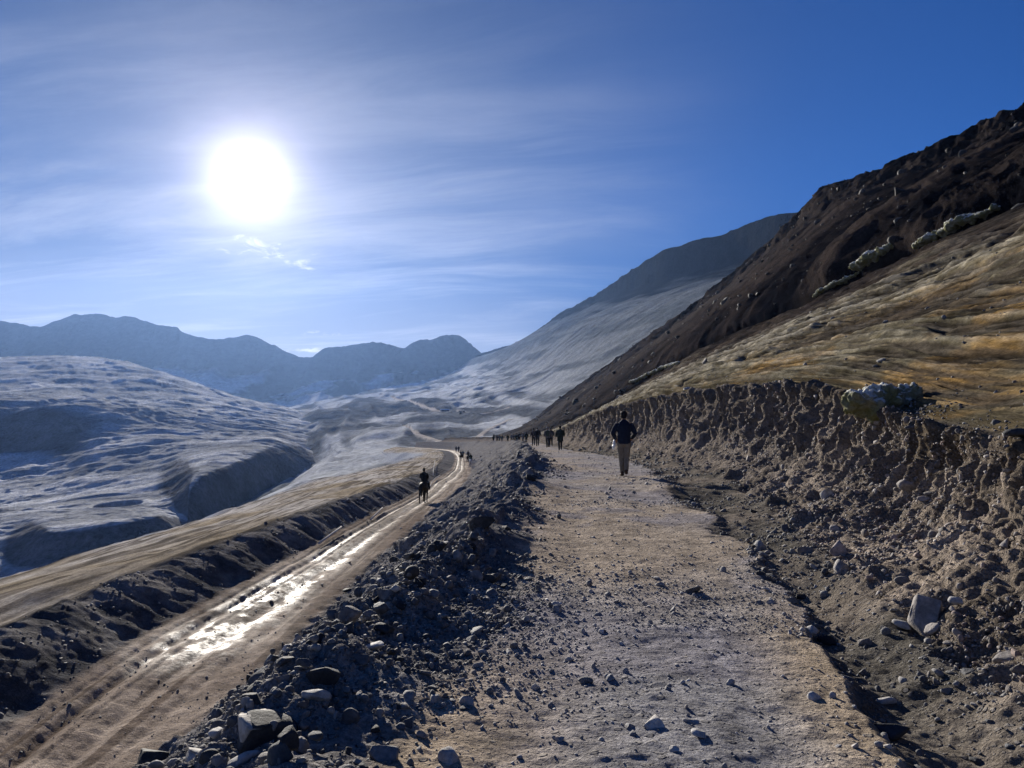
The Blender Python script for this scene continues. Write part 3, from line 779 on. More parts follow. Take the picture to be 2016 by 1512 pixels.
# stones the photograph shows one by one
def stone_label(z):
    return {'heap': ('grey angular stone in the loose heap tipped beside the upper track', 'stones heaped along the edge of the upper track'),
            'berm': ('grey stone on the rubble berm between the upper track and the embankment', 'stones scattered on the berm'),
            'emb': ('dark stone lying on the loose embankment slope above the lower road', 'stones scattered on the embankment'),
            'face': ('rough pinkish grey stone set in the earth of the cut bank', 'stones sticking out of the cut bank'),
            'ditch': ('small grey stone in the shallow ditch under the cut bank', 'stones in the ditch'),
            'road': ('small pale stone lying loose on the upper dirt road', 'stones on the upper road'),
            'edge': ('small grey stone along the gravelly edge of the upper road', 'stones along the road edge'),
            'lip': ('pale grey stone among rubble on top of the cut bank', 'stones on top of the cut bank'),
            'grass': ('pale stone lying in the orange grass of the hillside', 'stones in the grass'),
            'black': ('grey rock standing out on the black scree hillside', 'rocks on the scree hill'),
            'lbank': ('dark stone on the shaded bank left of the lower road', 'stones on the shaded bank'),
            'low': ('small stone lying on the muddy lower road', 'stones on the lower road')}[z]
named = [  # px, py, width px, height ratio, material, rows, label
 (945, 1018, 62, .85, 'd', 7, 10.5, 'big smooth blue grey boulder half buried on the embankment slope', 0.0),
 (1288, 1421, 46, .62, 'p', 10, 12, 'largest pale rounded stone near the front of the upper road', 0.2),
 (1382, 1442, 42, .60, 'p', 10, 12, 'wedge shaped pale stone casting a dark shadow on the front of the road', 0.2),
 (1360, 1417, 34, .35, 'p', 10, 12, 'thin flat pale stone just behind the wedge shaped stone on the road', 0.1),
 (632, 1322, 66, .85, 'd', 7, 11, 'round dark boulder at the left end of the stone heap', 0.2),
 (618, 1362, 56, .5, 'p', 7, 11, 'flat pale topped stone below the round dark boulder', 0.2),
 (692, 1412, 34, 1.25, 'g', 7, 11, 'upright blocky grey stone standing on the berm', 0.3),
 (582, 1450, 44, .8, 'g', 7, 11, 'pointed light grey stone beside the dark boulder at the bottom', 0.2),
 (548, 1482, 58, 1.0, 'd', 7, 11, 'brownish dark boulder near the bottom edge left of centre', 0.2),
 (395, 1490, 92, .4, 'p', 7, 11, 'broad flat pale slab at the bottom left corner of the berm', 0.15),
 (470, 1492, 66, .42, 'p', 7, 11, 'second pale slab right of the broad flat slab', 0.15),
 (300, 1492, 80, .6, 'd', 7, 11, 'dark slanting slab leftmost on the edge of the embankment', 0.2),
 (500, 1372, 46, 1.35, 'd', 7, 11, 'tall dark block standing on the lip of the berm', 0.3),
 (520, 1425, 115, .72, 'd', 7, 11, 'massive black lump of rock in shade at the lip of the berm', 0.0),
 (848, 1350, 26, .8, 'g', 7, 12, 'lone grey stone at the left edge of the road with a long shadow', 0.3),
 (805, 1418, 24, 1.0, 'g', 7, 12, 'lone small block left of the tan patch of road', 0.3),
 (760, 1240, 54, .95, 'd', 7, 11, 'pointed blue grey rock standing on top of the stone heap', 0.5),
 (705, 1290, 46, .7, 'g', 7, 11, 'angular grey block in the middle of the stone heap', 0.3),
 (735, 1272, 44, .55, 'p', 7, 11, 'tan topped stone below the pointed rock of the heap', 0.35),
 (935, 1130, 36, .8, 'g', 7, 11, 'rounded grey stone on the upper end of the far heap', 0.3),
 (962, 1140, 30, .8, 'd', 7, 11, 'dark stone on the road side of the far heap', 0.3),
 (1628, 1257, 40, .85, 'd', 12, 15, 'round dark boulder resting in the ditch', 0.25),
 (1600, 1240, 28, .9, 'p', 12, 15, 'pale split block beside the dark boulder in the ditch', 0.3),
 (1748, 1432, 66, .5, 'd', 12, 15, 'low dark flat rock at the bottom right of the ditch', 0.25),
 (1742, 1378, 40, .5, 'p', 12, 15, 'pale flat stone up the ditch from the low dark rock', 0.25),
 (1560, 1182, 26, .7, 'g', 12, 15, 'small peaked grey stone in the middle of the ditch', 0.3),
 (1782, 1228, 40, 1.0, 'p', 13.5, 16, 'white rounded boulder embedded at the foot of the cut bank', 0.3),
 (1826, 1200, 84, 1.25, 'b', 13.5, 16, 'large blocky rock jutting out at the foot of the cut bank', 0.0),
 (1628, 968, 26, 1.4, 'p', 14, 16, 'bright white stone stuck high in the cut bank', 0.3),
 (1652, 1080, 36, 1.1, 'b', 14, 16, 'squarish stone jutting from the middle of the cut bank', 0.2),
 (1885, 1180, 36, 1.0, 'p', 14, 16, 'pale angular stone in the cut bank right of the large block', 0.3),
 (1560, 1120, 34, 1.0, 'b', 13.8, 16, 'brown stone low in the cut bank above the ditch', 0.2),
 (1362, 1160, 34, .6, 'g', 10, 12, 'grey stone in a small cluster on the middle of the road', 0.2),
 (1300, 1148, 20, .6, 'p', 10, 12, 'pale stone left of the small cluster on the road', 0.3),
 (1155, 1339, 30, .6, 'g', 10, 12, 'flattish grey stone on the left wheel line of the road', 0.25),
 (1118, 1297, 22, .7, 'p', 10, 12, 'pale pebble up the road from the flattish grey stone', 0.3),
 (1200, 1334, 24, .6, 'p', 10, 12, 'pale oval stone in the centre of the road', 0.3),
 (1105, 1453, 18, .9, 'p', 10, 12, 'small white stone near the bottom left of the road', 0.3),
 (1185, 1243, 20, .6, 'g', 10, 12, 'small dark edged stone halfway down the road', 0.3),
 (1870, 870, 34, .8, 'p', 15.9, 18, 'pale stone among rubble on the bank top under the orange grass', 0.3),
 (2010, 850, 50, .9, 'd', 15.9, 18, 'dark rock at the right edge on top of the cut bank', 0.3),
]
mats = {'d': mat_stone_dark, 'p': mat_stone_pale, 'g': mat_stone, 'b': mat_stone_bank}
PM = {}
def proto_mesh(k, mt):
    key = (k, mt)
    if key not in PM:
        V, Fc = rock_arrays(500 + k, 3, 12)
        o_ = mesh_from('rock', V * .5, Fc, mats[mt], smooth=False)
        PM[key] = o_.data; bpy.data.objects.remove(o_)
    return PM[key]
nrock = 0
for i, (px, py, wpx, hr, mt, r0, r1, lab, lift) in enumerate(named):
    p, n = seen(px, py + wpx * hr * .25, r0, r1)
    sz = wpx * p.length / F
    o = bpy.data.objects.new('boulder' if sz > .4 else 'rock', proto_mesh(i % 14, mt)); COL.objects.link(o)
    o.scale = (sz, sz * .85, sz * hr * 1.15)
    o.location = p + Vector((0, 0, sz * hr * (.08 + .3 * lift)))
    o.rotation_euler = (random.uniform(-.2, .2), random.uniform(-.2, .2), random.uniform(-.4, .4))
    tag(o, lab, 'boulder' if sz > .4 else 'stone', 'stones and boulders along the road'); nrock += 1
order = np.argsort(-np.where(inview, APP, 0))
single = order[:270]
cat = {'heap': 'g', 'berm': 'g', 'emb': 'g', 'face': 'b', 'ditch': 'g', 'road': 'p', 'edge': 'p', 'lip': 'g', 'grass': 'p', 'black': 'd', 'lbank': 'd', 'low': 'g'}
for k_ in single:
    z_ = zn[ZON[k_]]; mt = cat[z_]
    if mt == 'g' and RND[k_] > .94: mt = 'p'
    if mt == 'g' and RND[k_] < .25: mt = 'd'
    o = bpy.data.objects.new('stone', proto_mesh(int(PR[k_]), mt)); COL.objects.link(o)
    s_ = float(SIZ[k_])
    o.matrix_world = Matrix.Translation(Vector(POS[k_])) @ Matrix([list(r_) for r_ in ROT[k_]]).to_4x4() @ Matrix.Diagonal((s_, s_, s_ * 1.0, 1))
    lab, grp = stone_label(z_); tag(o, lab, 'stone', grp)
rest = np.ones(len(POS), bool); rest[single] = False
def merged(name, sel, mt):
    Vs, Fs, Rs = [], [], []; base_ = 0
    for sub in (1, 2):
        for pr in range(10):
            k_ = sel[(PR[sel] == pr) & ((APP[sel] > 9) == (sub == 2))]
            if not len(k_): continue
            V, Fc = PROTO[sub][pr]
            W = np.einsum('nij,vj->nvi', ROT[k_], V * .5) * SIZ[k_][:, None, None] + POS[k_][:, None, :]
            Vs.append(W.reshape(-1, 3)); Rs.append(np.repeat(RND[k_], len(V)))
            Fs.append((Fc[None] + (base_ + np.arange(len(k_)) * len(V))[:, None, None]).reshape(-1, 3)); base_ += len(k_) * len(V)
    if not Vs: return
    o_ = mesh_from(name, np.concatenate(Vs), np.concatenate(Fs), mt, None, {'rnd': np.concatenate(Rs)}, smooth=False)
    tag(o_, kind='stuff')
zi_ = lambda *q: np.isin(ZON, [zn.index(a) for a in q])
merged('bank_stones', np.nonzero(rest & zi_('face'))[0], mat_stone_bank)
merged('loose_rubble', np.nonzero(rest & zi_('heap', 'berm', 'emb', 'ditch', 'lip', 'edge', 'lbank', 'grass', 'low'))[0], mat_stone)
merged('road_gravel', np.nonzero(rest & zi_('road'))[0], stone_mat('road_stone', (0.18, 0.175, 0.18), (0.46, 0.44, 0.42), (.30, .27, .24)))
merged('scree_rocks', np.nonzero(rest & zi_('black'))[0], stone_mat('scree_stone', (0.016, 0.015, 0.015), (0.10, 0.095, 0.09), (.05, .045, .04)))

# ------------------------------------------------------------------ soft bodied shapes: tubes joined by a voxel remesh
def tube(bm, pts, rad, seg=14, ref=(1, 0, 0)):
    pts = [Vector(p) for p in pts]; rad = [r if isinstance(r, tuple) else (r, r) for r in rad]
    ref = Vector(ref); rings = []
    t0 = (pts[1] - pts[0]).normalized(); t1 = (pts[-1] - pts[-2]).normalized()
    P_ = [pts[0] - t0 * min(rad[0]) * .55] + pts + [pts[-1] + t1 * min(rad[-1]) * .55]
    R_ = [(rad[0][0] * .6, rad[0][1] * .6)] + rad + [(rad[-1][0] * .6, rad[-1][1] * .6)]
    for i, (p, r) in enumerate(zip(P_, R_)):
        a = P_[max(i - 1, 0)]; b = P_[min(i + 1, len(P_) - 1)]
        t = (b - a).normalized()
        x = (ref - t * ref.dot(t))
        if x.length < .15: x = Vector((0, 1, 0)) - t * t.y
        x.normalize(); y = t.cross(x)
        rings.append([bm.verts.new(p + x * math.cos(q) * r[0] + y * math.sin(q) * r[1]) for q in [2 * math.pi * k / seg for k in range(seg)]])
    for A, B in zip(rings[:-1], rings[1:]):
        for k in range(seg):
            bm.faces.new((A[k], A[(k + 1) % seg], B[(k + 1) % seg], B[k]))
    bm.faces.new(rings[0][::-1]); bm.faces.new(rings[-1])

def blob(bm, c, r, sub=3):
    m4 = Matrix.Translation(Vector(c)) @ Matrix.Diagonal((r[0], r[1], r[2], 1))
    bmesh.ops.create_icosphere(bm, subdivisions=sub, radius=1.0, matrix=m4)

def remeshed(name, bm, voxel, mat, parent=None, smooth=2, noise=0.0, nsc=.1):
    bmesh.ops.recalc_face_normals(bm, faces=bm.faces)
    me = bpy.data.meshes.new(name); bm.to_mesh(me); bm.free()
    t_ = bpy.data.objects.new('tmp', me); COL.objects.link(t_)
    md = t_.modifiers.new('r', 'REMESH'); md.mode = 'VOXEL'; md.voxel_size = voxel
    if smooth:
        sm = t_.modifiers.new('s', 'SMOOTH'); sm.factor = .5; sm.iterations = smooth
    dg = bpy.context.evaluated_depsgraph_get()
    me2 = bpy.data.meshes.new_from_object(t_.evaluated_get(dg)); me2.name = name
    bpy.data.objects.remove(t_); bpy.data.meshes.remove(me)
    if noise:
        V = np.zeros(len(me2.vertices) * 3, np.float32); me2.vertices.foreach_get('co', V); V = V.reshape(-1, 3)
        N = np.zeros(len(V) * 3, np.float32); me2.vertices.foreach_get('normal', N) if False else None
        N = np.array([v.normal[:] for v in me2.vertices])
        V = V + N * (noise * fbm(V[:, 0], V[:, 1], V[:, 2], nsc, 5, gain=.55))[:, None]
        me2.vertices.foreach_set('co', V.astype(np.float32).ravel())
    me2.polygons.foreach_set('use_smooth', np.ones(len(me2.polygons), bool))
    me2.materials.clear(); me2.materials.append(mat); me2.update()
    o_ = bpy.data.objects.new(name, me2); COL.objects.link(o_)
    if parent: o_.parent = parent
    return o_

skin = plain_mat('skin', (.30, .17, .11), .6)
MC = {}
def cloth(c):
    if c not in MC: MC[c] = plain_mat('cloth', c, .9, 14.0, .22, .01, .15)
    return MC[c]
NAVY = (.012, .018, .035); BLACK = (.012, .013, .016); KHAKI = (.17, .145, .115); GREY = (.09, .09, .10); GREEN = (.05, .065, .05); BROWN = (.06, .04, .03); PALE = (.25, .24, .23); RED = (.12, .03, .03)

def person(label, loc, yaw=0.0, height=1.75, jacket=NAVY, trousers=KHAKI, hat=BLACK, voxel=.016, stride=.16, arms=None, seated=False, bulk=1.0, group=None, coat=False, fingers=False, cat='person'):
    """faces +Y; root is the body mesh, clothes are its children"""
    k = height / 1.75
    hip = .93
    if seated:
        legs = [((s * .10, 0, hip), (s * .27, .30, hip - .12), (s * .33, .22, hip - .52), (s * .33, .38, hip - .57)) for s in (-1, 1)]
    else:
        legs = []
        for s, f_ in ((-1, 1), (1, -1)):
            lg = .8 if fingers else 1.0
            kn = (s * .085 * lg, stride * .55 * f_ + .03, .50)
            an = (s * .065 * lg * lg, stride * f_ - (.06 if f_ < 0 else 0), .09 + (.05 if f_ < 0 else 0) * (stride > .05))
            legs.append(((s * .095, 0, hip), kn, an, (an[0] + s * .02, an[1] + .17, an[2] - .055)))
    arms = arms or [((-.25, -.06, 1.17), (-.27, .06, .93)), ((.25, .04, 1.17), (.27, .18, .97))]
    sh = [(-.185, 0, 1.42), (.185, 0, 1.42)]
    bm = bmesh.new()
    tube(bm, [(0, 0, .93), (0, .0, 1.05), (0, 0, 1.2), (0, 0, 1.38), (0, 0, 1.46)], [(.155, .11), (.14, .10), (.155, .115), (.17, .11), (.09, .08)])
    tube(bm, [(0, 0, 1.42), (0, .01, 1.55)], [.06, .055])
    blob(bm, (0, .02, 1.645), (.076, .096, .112))
    blob(bm, (0, .118, 1.635), (.013, .02, .022), 2); blob(bm, (0, .09, 1.575), (.03, .03, .02), 2)
    for s in (-1, 1):
        blob(bm, (s * .078, .005, 1.64), (.012, .022, .032), 2)
        blob(bm, (s * .033, .095, 1.66), (.016, .014, .011), 2)
    for (a, b, c, e) in legs:
        tube(bm, [a, tuple((Vector(a) + Vector(b)) / 2), b, tuple((Vector(b) * .6 + Vector(c) * .4)), c], [.082, .072, .053, .052, .036])
        tube(bm, [c, e], [(.038, .038), (.04, .025)])
    for s_, (el, ha) in zip(sh, arms):
        el, ha = Vector(el), Vector(ha); s_ = Vector(s_)
        tube(bm, [s_, (s_ + el) / 2, el, el * .6 + ha * .4, ha], [.052, .045, .038, .036, .026])
        dr = (ha - el).normalized(); pl = ha + dr * .045
        tube(bm, [ha, pl, pl + dr * .03], [(.03, .02), (.042, .018), (.04, .016)])
        if fingers:
            side = dr.cross(Vector((0, 1, 0)))
            side = Vector((1, 0, 0)) if side.length < .1 else side.normalized()
            up_ = dr.cross(side).normalized()
            for q, L_ in ((-.030, .062), (-.010, .074), (.010, .070), (.030, .054)):
                b0 = pl + dr * .03 + side * q
                tube(bm, [b0, b0 + dr * L_ * .5 + up_ * .008, b0 + dr * L_ * .8 + up_ * .035], [.0095, .009, .008], 8)
            b0 = ha + dr * .03 + side * .035
            tube(bm, [b0, b0 + side * .03 + dr * .025, b0 + side * .04 + dr * .05], [.011, .010, .009], 8)
    root = remeshed('person', bm, voxel * (.75 if fingers else 1), skin)
    # jacket
    bm = bmesh.new(); B = bulk; lo = .70 if coat else .90
    tube(bm, [(0, -.0, lo), (0, -.005, 1.05), (0, -.01, 1.22), (0, -.01, 1.38), (0, 0, 1.465), (0, .01, 1.52)],
         [(.185 * B, .14 * B), (.178 * B, .135 * B), (.19 * B, .15 * B), (.20 * B, .145 * B), (.135, .11), (.075, .075)], 18)
    for s_, (el, ha) in zip(sh, arms):
        el, ha = Vector(el), Vector(ha); s_ = Vector(s_)
        tube(bm, [s_ * .98, (s_ + el) / 2, el, (el + ha) / 2, el * .12 + ha * .88], [.082 * B, .072 * B, .064 * B, .058 * B, .048])
    remeshed('jacket', bm, voxel, cloth(jacket), root, 3, .006, .12)
    bm = bmesh.new()
    tube(bm, [(0, 0, .86), (0, 0, 1.02)], [(.165, .125), (.155, .12)])
    for (a, b, c, e) in legs:
        tube(bm, [a, tuple((Vector(a) + Vector(b)) / 2), b, tuple((Vector(b) + Vector(c)) / 2), tuple(Vector(b) * .06 + Vector(c) * .94)], [.098, .09, .073, .066, .060])
    remeshed('trousers', bm, voxel, cloth(trousers), root, 2, .006, .10)
    for (a, b, c, e) in legs:
        bm = bmesh.new()
        c_, e_ = Vector(c), Vector(e)
        tube(bm, [c_ + Vector((0, -.035, .03)), c_ + Vector((0, -.02, -.03)), (c_ + e_) / 2 + Vector((0, 0, -.01)), e_], [(.05, .05), (.048, .045), (.05, .04), (.042, .03)])
        remeshed('boot', bm, voxel, cloth(BROWN), root, 1)
    bm = bmesh.new()
    blob(bm, (0, .005, 1.69), (.092, .112, .092))
    if hat == 'brim':
        tube(bm, [(0, .01, 1.685), (0, .01, 1.70)], [(.17, .19), (.15, .17)], 20); hm = cloth(PALE)
    else:
        tube(bm, [(0, .0, 1.60), (0, 0, 1.70)], [(.078, .088), (.094, .108)]); hm = cloth(hat)
    remeshed('hat', bm, voxel, hm, root, 1)
    root.scale = (k, k, k); root.location = loc; root.rotation_euler = (0, 0, yaw)
    tag(root, label, cat, group)
    return root

def place(px, py, r0, r1):
    """standing point seen at a photo pixel"""
    return seen(px, py, r0, r1)[0]

GH = 'walkers on the upper road'
pm = Vector(P(1229, 937, 21.0)); g0 = ground_at(pm.x, pm.y, 10, 12.9); pm.z = g0.z - .01
main = person('nearest walker on the upper road, dark navy jacket, dark cap and khaki trousers', pm, R(-3), 1.76,
              NAVY, KHAKI, BLACK, .011, .07, [((-.30, -.04, 1.17), (-.21, .14, 1.0)), ((.30, -.04, 1.16), (.22, .17, 1.02))], bulk=1.0, group=GH, fingers=True)
# bag in the hand
bm = bmesh.new()
tube(bm, [(0, 0, .10), (0, 0, .02), (-.01, 0, -.10), (-.015, .01, -.17)], [(.012, .03), (.03, .06), (.055, .08), (.04, .07)], 14, (1, 0, 0))
bag = remeshed('bag', bm, .01, plain_mat('white_plastic', (.75, .75, .74), .5), None, 1, .012, .05)
bag.location = main.matrix_basis @ Vector((-.245, .17, .91)); tag(bag, 'small white bag hanging from the left hand of the nearest walker', 'bag')
def stand(px, D, r0=10, r1=12.9):
    x_ = (px - CX) / F * D; return ground_at(x_, D, r0, r1)
def pack(per, c, label, s=1.0):
    bm = bmesh.new(); tube(bm, [(0, 0, -.2), (0, 0, 0), (0, .01, .2)], [(.13, .09), (.15, .11), (.12, .08)], 12)
    o_ = remeshed('backpack', bm, .03, cloth(c), None, 1)
    o_.location = per.matrix_basis @ Vector((0, -.24, 1.24)); o_.rotation_euler = per.rotation_euler; tag(o_, label, 'backpack')
mid = [(1103, 53.5, 1.72, (.02, .028, .026), (.02, .022, .028), BLACK, 'walker in dark green coat, single figure right of the two pairs ahead', .1, 1.2),
       (1078, 63.0, 1.68, GREY, (.03, .032, .04), 'brim', 'walker in grey jacket and pale brimmed hat, left one of the middle pair', .22, 1.15),
       (1084.5, 67.5, 1.70, (.03, .035, .05), BLACK, BLACK, 'walker in dark jacket partly behind the grey jacketed one', .2, 1.0),
       (1050.5, 74.0, 1.72, (.04, .035, .045), (.025, .025, .03), BLACK, 'walker in purplish jacket, left one of the far pair', .2, 1.05),
       (1058, 71.0, 1.74, (.02, .025, .035), (.03, .03, .035), BROWN, 'walker in navy jacket, right one of the far pair', .2, 1.1)]
figs = []
for px, D, h_, jc, tc, ht, lab, stv, bk in mid:
    a_ = [((-.27, -.05, 1.17), (-.30, .08, .93)), ((.27, .02, 1.17), (.29, .2, 1.0))]
    figs.append(person(lab, stand(px, D), R(random.uniform(-8, 8)), h_, jc, tc, ht, .022, stv, a_, bulk=bk, group=GH, coat=(px == 1103)))
pack(figs[1], GREEN, 'greyish green backpack worn by the walker with the pale hat')
pack(figs[4], BLACK, 'black backpack worn by the right walker of the far pair')
def copy_tree(o, parent=None):
    c = o.copy(); COL.objects.link(c)
    if parent: c.parent = parent
    for ch in [q for q in bpy.data.objects if q.parent == o]:
        copy_tree(ch, c)
    return c
far = [(1036, 118, 0), (1030, 124, 1), (1022, 130, 2), (1016, 136, 0), (1011, 140, 4), (1003, 150, 3), (997, 158, 1), (991, 165, 0), (983, 174, 4), (978, 178, 2), (973, 181, 3), (969, 186, 0)]
place_words = ['rightmost', 'second from the right', 'third from the right', 'fourth from the right', 'fifth from the right', 'sixth from the right', 'sixth from the left', 'fifth from the left', 'fourth from the left', 'third from the left', 'second from the left', 'leftmost']
for (px, D, k_), wd in zip(far, place_words):
    c = copy_tree(figs[k_]); c.location = stand(px, D, 10, 12); c.rotation_euler.z = R(random.uniform(5, 25)); s_ = random.uniform(.93, 1.02); c.scale = (s_,) * 3
    tag(c, 'tiny distant walker, %s in the crowd where the upper road bends' % wd, 'person', GH)

# horses on the lower road
def horse(label, loc, yaw, coat, mane, scale=.95, group='horses on the lower road', voxel=.028, head=0.0):
    root = bpy.data.objects.new('horse', None); COL.objects.link(root)
    bm = bmesh.new()
    tube(bm, [(0, -.72, 1.16), (0, -.5, 1.14), (0, -.1, 1.08), (0, .3, 1.08), (0, .55, 1.14), (0, .68, 1.2)], [(.16, .2), (.27, .28), (.27, .27), (.26, .30), (.22, .27), (.13, .2)], 18)
    tube(bm, [(0, .5, 1.22), (head * .2, .78, 1.5), (head * .5, .95, 1.72)], [(.13, .22), (.09, .15), (.075, .11)])
    tube(bm, [(head * .5, .93, 1.75), (head * .7, 1.12, 1.62), (head, 1.32, 1.42)], [(.085, .11), (.07, .085), (.05, .055)])
    for s in (-1, 1): tube(bm, [(head * .5 + s * .055, .92, 1.80), (head * .5 + s * .07, .93, 1.92)], [.028, .012], 8)
    for s, f_ in ((-1, .12), (1, -.10)):
        tube(bm, [(s * .15, .48, 1.05), (s * .15, .48 + f_ * .6, .78), (s * .14, .5 + f_, .48), (s * .14, .48 + f_ * 1.2, .14), (s * .14, .51 + f_ * 1.2, .05)], [(.09, .12), .07, .052, .036, .05])
        tube(bm, [(s * .15, -.5, 1.08), (s * .17, -.42 - f_ * .5, .80), (s * .15, -.62 - f_, .52), (s * .15, -.56 - f_ * 1.2, .15), (s * .15, -.53 - f_ * 1.2, .05)], [(.12, .18), (.085, .11), .055, .038, .052])
    body = remeshed('body', bm, voxel, coat, root, 2)
    bm = bmesh.new(); tube(bm, [(0, -.80, 1.22), (0, -.90, 1.05), (0, -.90, .75), (0, -.86, .50)], [.04, .06, .065, .03]); remeshed('tail', bm, voxel, mane, root, 1)
    bm = bmesh.new(); tube(bm, [(head * .5, .88, 1.84), (head * .3, .72, 1.62), (0, .5, 1.40)], [(.03, .05), (.035, .07), (.03, .05)]); remeshed('mane', bm, voxel, mane, root, 1)
    bm = bmesh.new(); tube(bm, [(0, -.22, 1.34), (0, 0, 1.34), (0, .24, 1.36)], [(.27, .07), (.26, .05), (.25, .08)]); remeshed('saddle', bm, voxel, cloth(BROWN), root, 1)
    root.location = loc; root.rotation_euler = (0, 0, yaw); root.scale = (scale,) * 3
    tag(root, label, 'horse', group); return root
dark_coat = plain_mat('dark_horse_hair', (.02, .016, .014), .7); white_coat = plain_mat('pale_horse_hair', (.55, .52, .47), .7); brown_coat = plain_mat('brown_horse_hair', (.05, .028, .018), .7)
black_hair = plain_mat('black_hair', (.01, .01, .01), .7)
seat_arms = [((-.26, .10, 1.17), (-.10, .36, 1.08)), ((.26, .10, 1.17), (.10, .36, 1.08))]
def rider_on(h, label, jc, tc, ht, vox=.022):
    p_ = h.matrix_basis @ Vector((0, -.02, 1.36 + .08))
    r_ = person(label, (0, 0, 0), h.rotation_euler.z, 1.68, jc, tc, ht, vox, 0, seat_arms, seated=True, group='riders on the lower road', cat='person')
    r_.location = p_ - Vector((0, 0, .93 * 1.68 / 1.75)); return r_
lp = ground_at(*P(834, 989, 48)[:2], 5, 7)
h1 = horse('dark horse walking away on the wet lower road, nearest of the horses', lp, R(-4), dark_coat, black_hair)
rd1 = rider_on(h1, 'rider in dark clothes on the nearest dark horse on the lower road', BLACK, BLACK, BLACK)
lp = ground_at(*P(929, 919, 118)[:2], 5, 7)
h2 = horse('white horse on the lower road ahead of the dark rider', lp, R(10), white_coat, white_coat)
rd2 = rider_on(h2, 'rider in dark green poncho on the white horse', (.03, .045, .035), GREY, BROWN)
lo_far = [(939, 126, 'p', 'walker close beside the white horse on the lower road'), (922, 138, 'h', 'brown horse just beyond the white horse'),
          (908, 146, 'h', 'brown horse left of the group on the lower road'), (912, 158, 'p', 'walker behind the left brown horse on the lower road'),
          (931, 150, 'p', 'walker farthest right in the group beyond the white horse'), (903, 205, 'p', 'right one of two tiny walkers at the lower road bend'), (898.5, 208, 'p', 'left one of two tiny walkers at the lower road bend')]
first = None
for px, D, kd, lab in lo_far:
    x_ = (px - CX) / F * D; g_ = ground_at(x_, D, 5, 7)
    if kd == 'p':
        c = copy_tree(figs[random.choice([0, 2, 3])]); c.location = g_; c.rotation_euler.z = R(random.uniform(-10, 10)); tag(c, lab, 'person', 'walkers on the lower road')
    elif first is None:
        first = horse(lab, g_, R(-6), brown_coat, black_hair, .9)
        rr1 = rider_on(first, 'rider on the brown horse just beyond the white horse', GREY, BLACK, BLACK)
    else:
        c = copy_tree(first); c.location = g_; c.rotation_euler.z = R(4); tag(c, lab, 'horse', 'horses on the lower road')
        r2 = copy_tree(rr1); r2.location = g_ + (rr1.location - first.location); tag(r2, 'rider on the left brown horse on the lower road', 'person', 'riders on the lower road')

# ------------------------------------------------------------------ cushion boulders
m_moss, T = new_mat('mossy_cushion')
geo = T.n('ShaderNodeNewGeometry'); pos = geo.outputs['Position']
n1 = T.noise(pos, 2.2, 5, .6); n2 = T.noise(pos, 22., 5, .7)
c = T.mix(T.ramp(n1, .4, .6), (.15, .15, .07), (.22, .225, .17))
nz = T.n('ShaderNodeSeparateXYZ', {0: geo.outputs['Normal']}).outputs[2]
fro = T.ramp(T.m('ADD', T.m('MULTIPLY', nz, .6), n1), .76, 1.0)
c = T.mix(fro, c, (.58, .58, .54))
f = T.ramp(n2, .2, .8, .65, 1.3)
c = T.mix(1.0, c, T.n('ShaderNodeCombineXYZ', {0: f, 1: f, 2: f}).outputs[0], 'MULTIPLY')
finish(T, **{'Base Color': c, 'Roughness': .95, 'Normal': T.bump(n2, .03, 1.0), 'Specular IOR Level': .1})
def cushion(px, py, wpx, hr, label, r0, r1, nb=9, stretch=(1, .6)):
    p, n = seen(px, py + wpx * hr * .35, r0, r1)
    W = wpx * p.length / F
    bm = bmesh.new()
    for i in range(nb):
        t = (i + .5) / nb - .5
        blob(bm, (t * W * .85 * stretch[0], random.uniform(-.15, .15) * W, random.uniform(-.05, .16) * W * hr * 2 * (1 - abs(t)) + t * W * stretch[1] * 0), (W * random.uniform(.13, .2), W * random.uniform(.16, .26), W * hr * random.uniform(.35, .6)))
    o_ = remeshed('mossy_boulder', bm, max(W / 55, .015), m_moss, None, 1, W * .075, W * .14)
    o_.location = p + Vector((0, 0, W * hr * .12))
    ang_ = math.atan2(n.x, n.z) * -1
    o_.rotation_euler = (0, ang_ * stretch[1], 0)
    tag(o_, label, 'boulder', 'mossy boulders on the hillside')
cushion(1752, 785, 138, .34, 'frost topped green mossy boulder on the orange grass just above the cut bank', 16.05, 19, 11, (1, .3))
def outcrop(x0, y0, x1, y1, h, label, nb):
    pts = []
    for i in range(nb):
        t = i / (nb - 1)
        p, n = seen(x0 + (x1 - x0) * t, y0 + (y1 - y0) * t, 18.5, 20.9)
        pts.append((p, h * p.length / F * random.uniform(.7, 1.2) * (1.15 - 1.1 * abs(t - .45))))
    c0_ = pts[nb // 2][0]; bm = bmesh.new()
    for (a, ra), (b, rb) in zip(pts[:-1], pts[1:]):
        for t in (0, .25, .5, .75):
            q = a.lerp(b, t) - c0_; r_ = (ra + rb) * .5
            blob(bm, q + Vector((random.uniform(-.3, .3) * r_, 0, r_ * .1)), (r_ * 1.1, max(r_ * random.uniform(1.0, 1.6), (b - a).length * .45), r_ * random.uniform(.35, .6)))
    W = max(q[1] for q in pts)
    o_ = remeshed('mossy_boulder', bm, max(W / 9, .03), m_moss, None, 1, W * .28, W * .6)
    o_.location = c0_; tag(o_, label, 'boulder', 'mossy boulders on the hillside')
outcrop(1684, 528, 1752, 486, 15, 'yellowish mossy outcrop below the black scree, left of the upper pale outcrops', 7)
outcrop(1606, 582, 1688, 537, 7, 'long whitish outcrop just below the yellowish mossy outcrop', 9)
outcrop(1806, 486, 1850, 456, 10, 'smaller pale green outcrop below the big one high on the slope', 6)
outcrop(1856, 458, 1960, 412, 13, 'biggest pale green outcrop high on the slope under the black scree', 9)
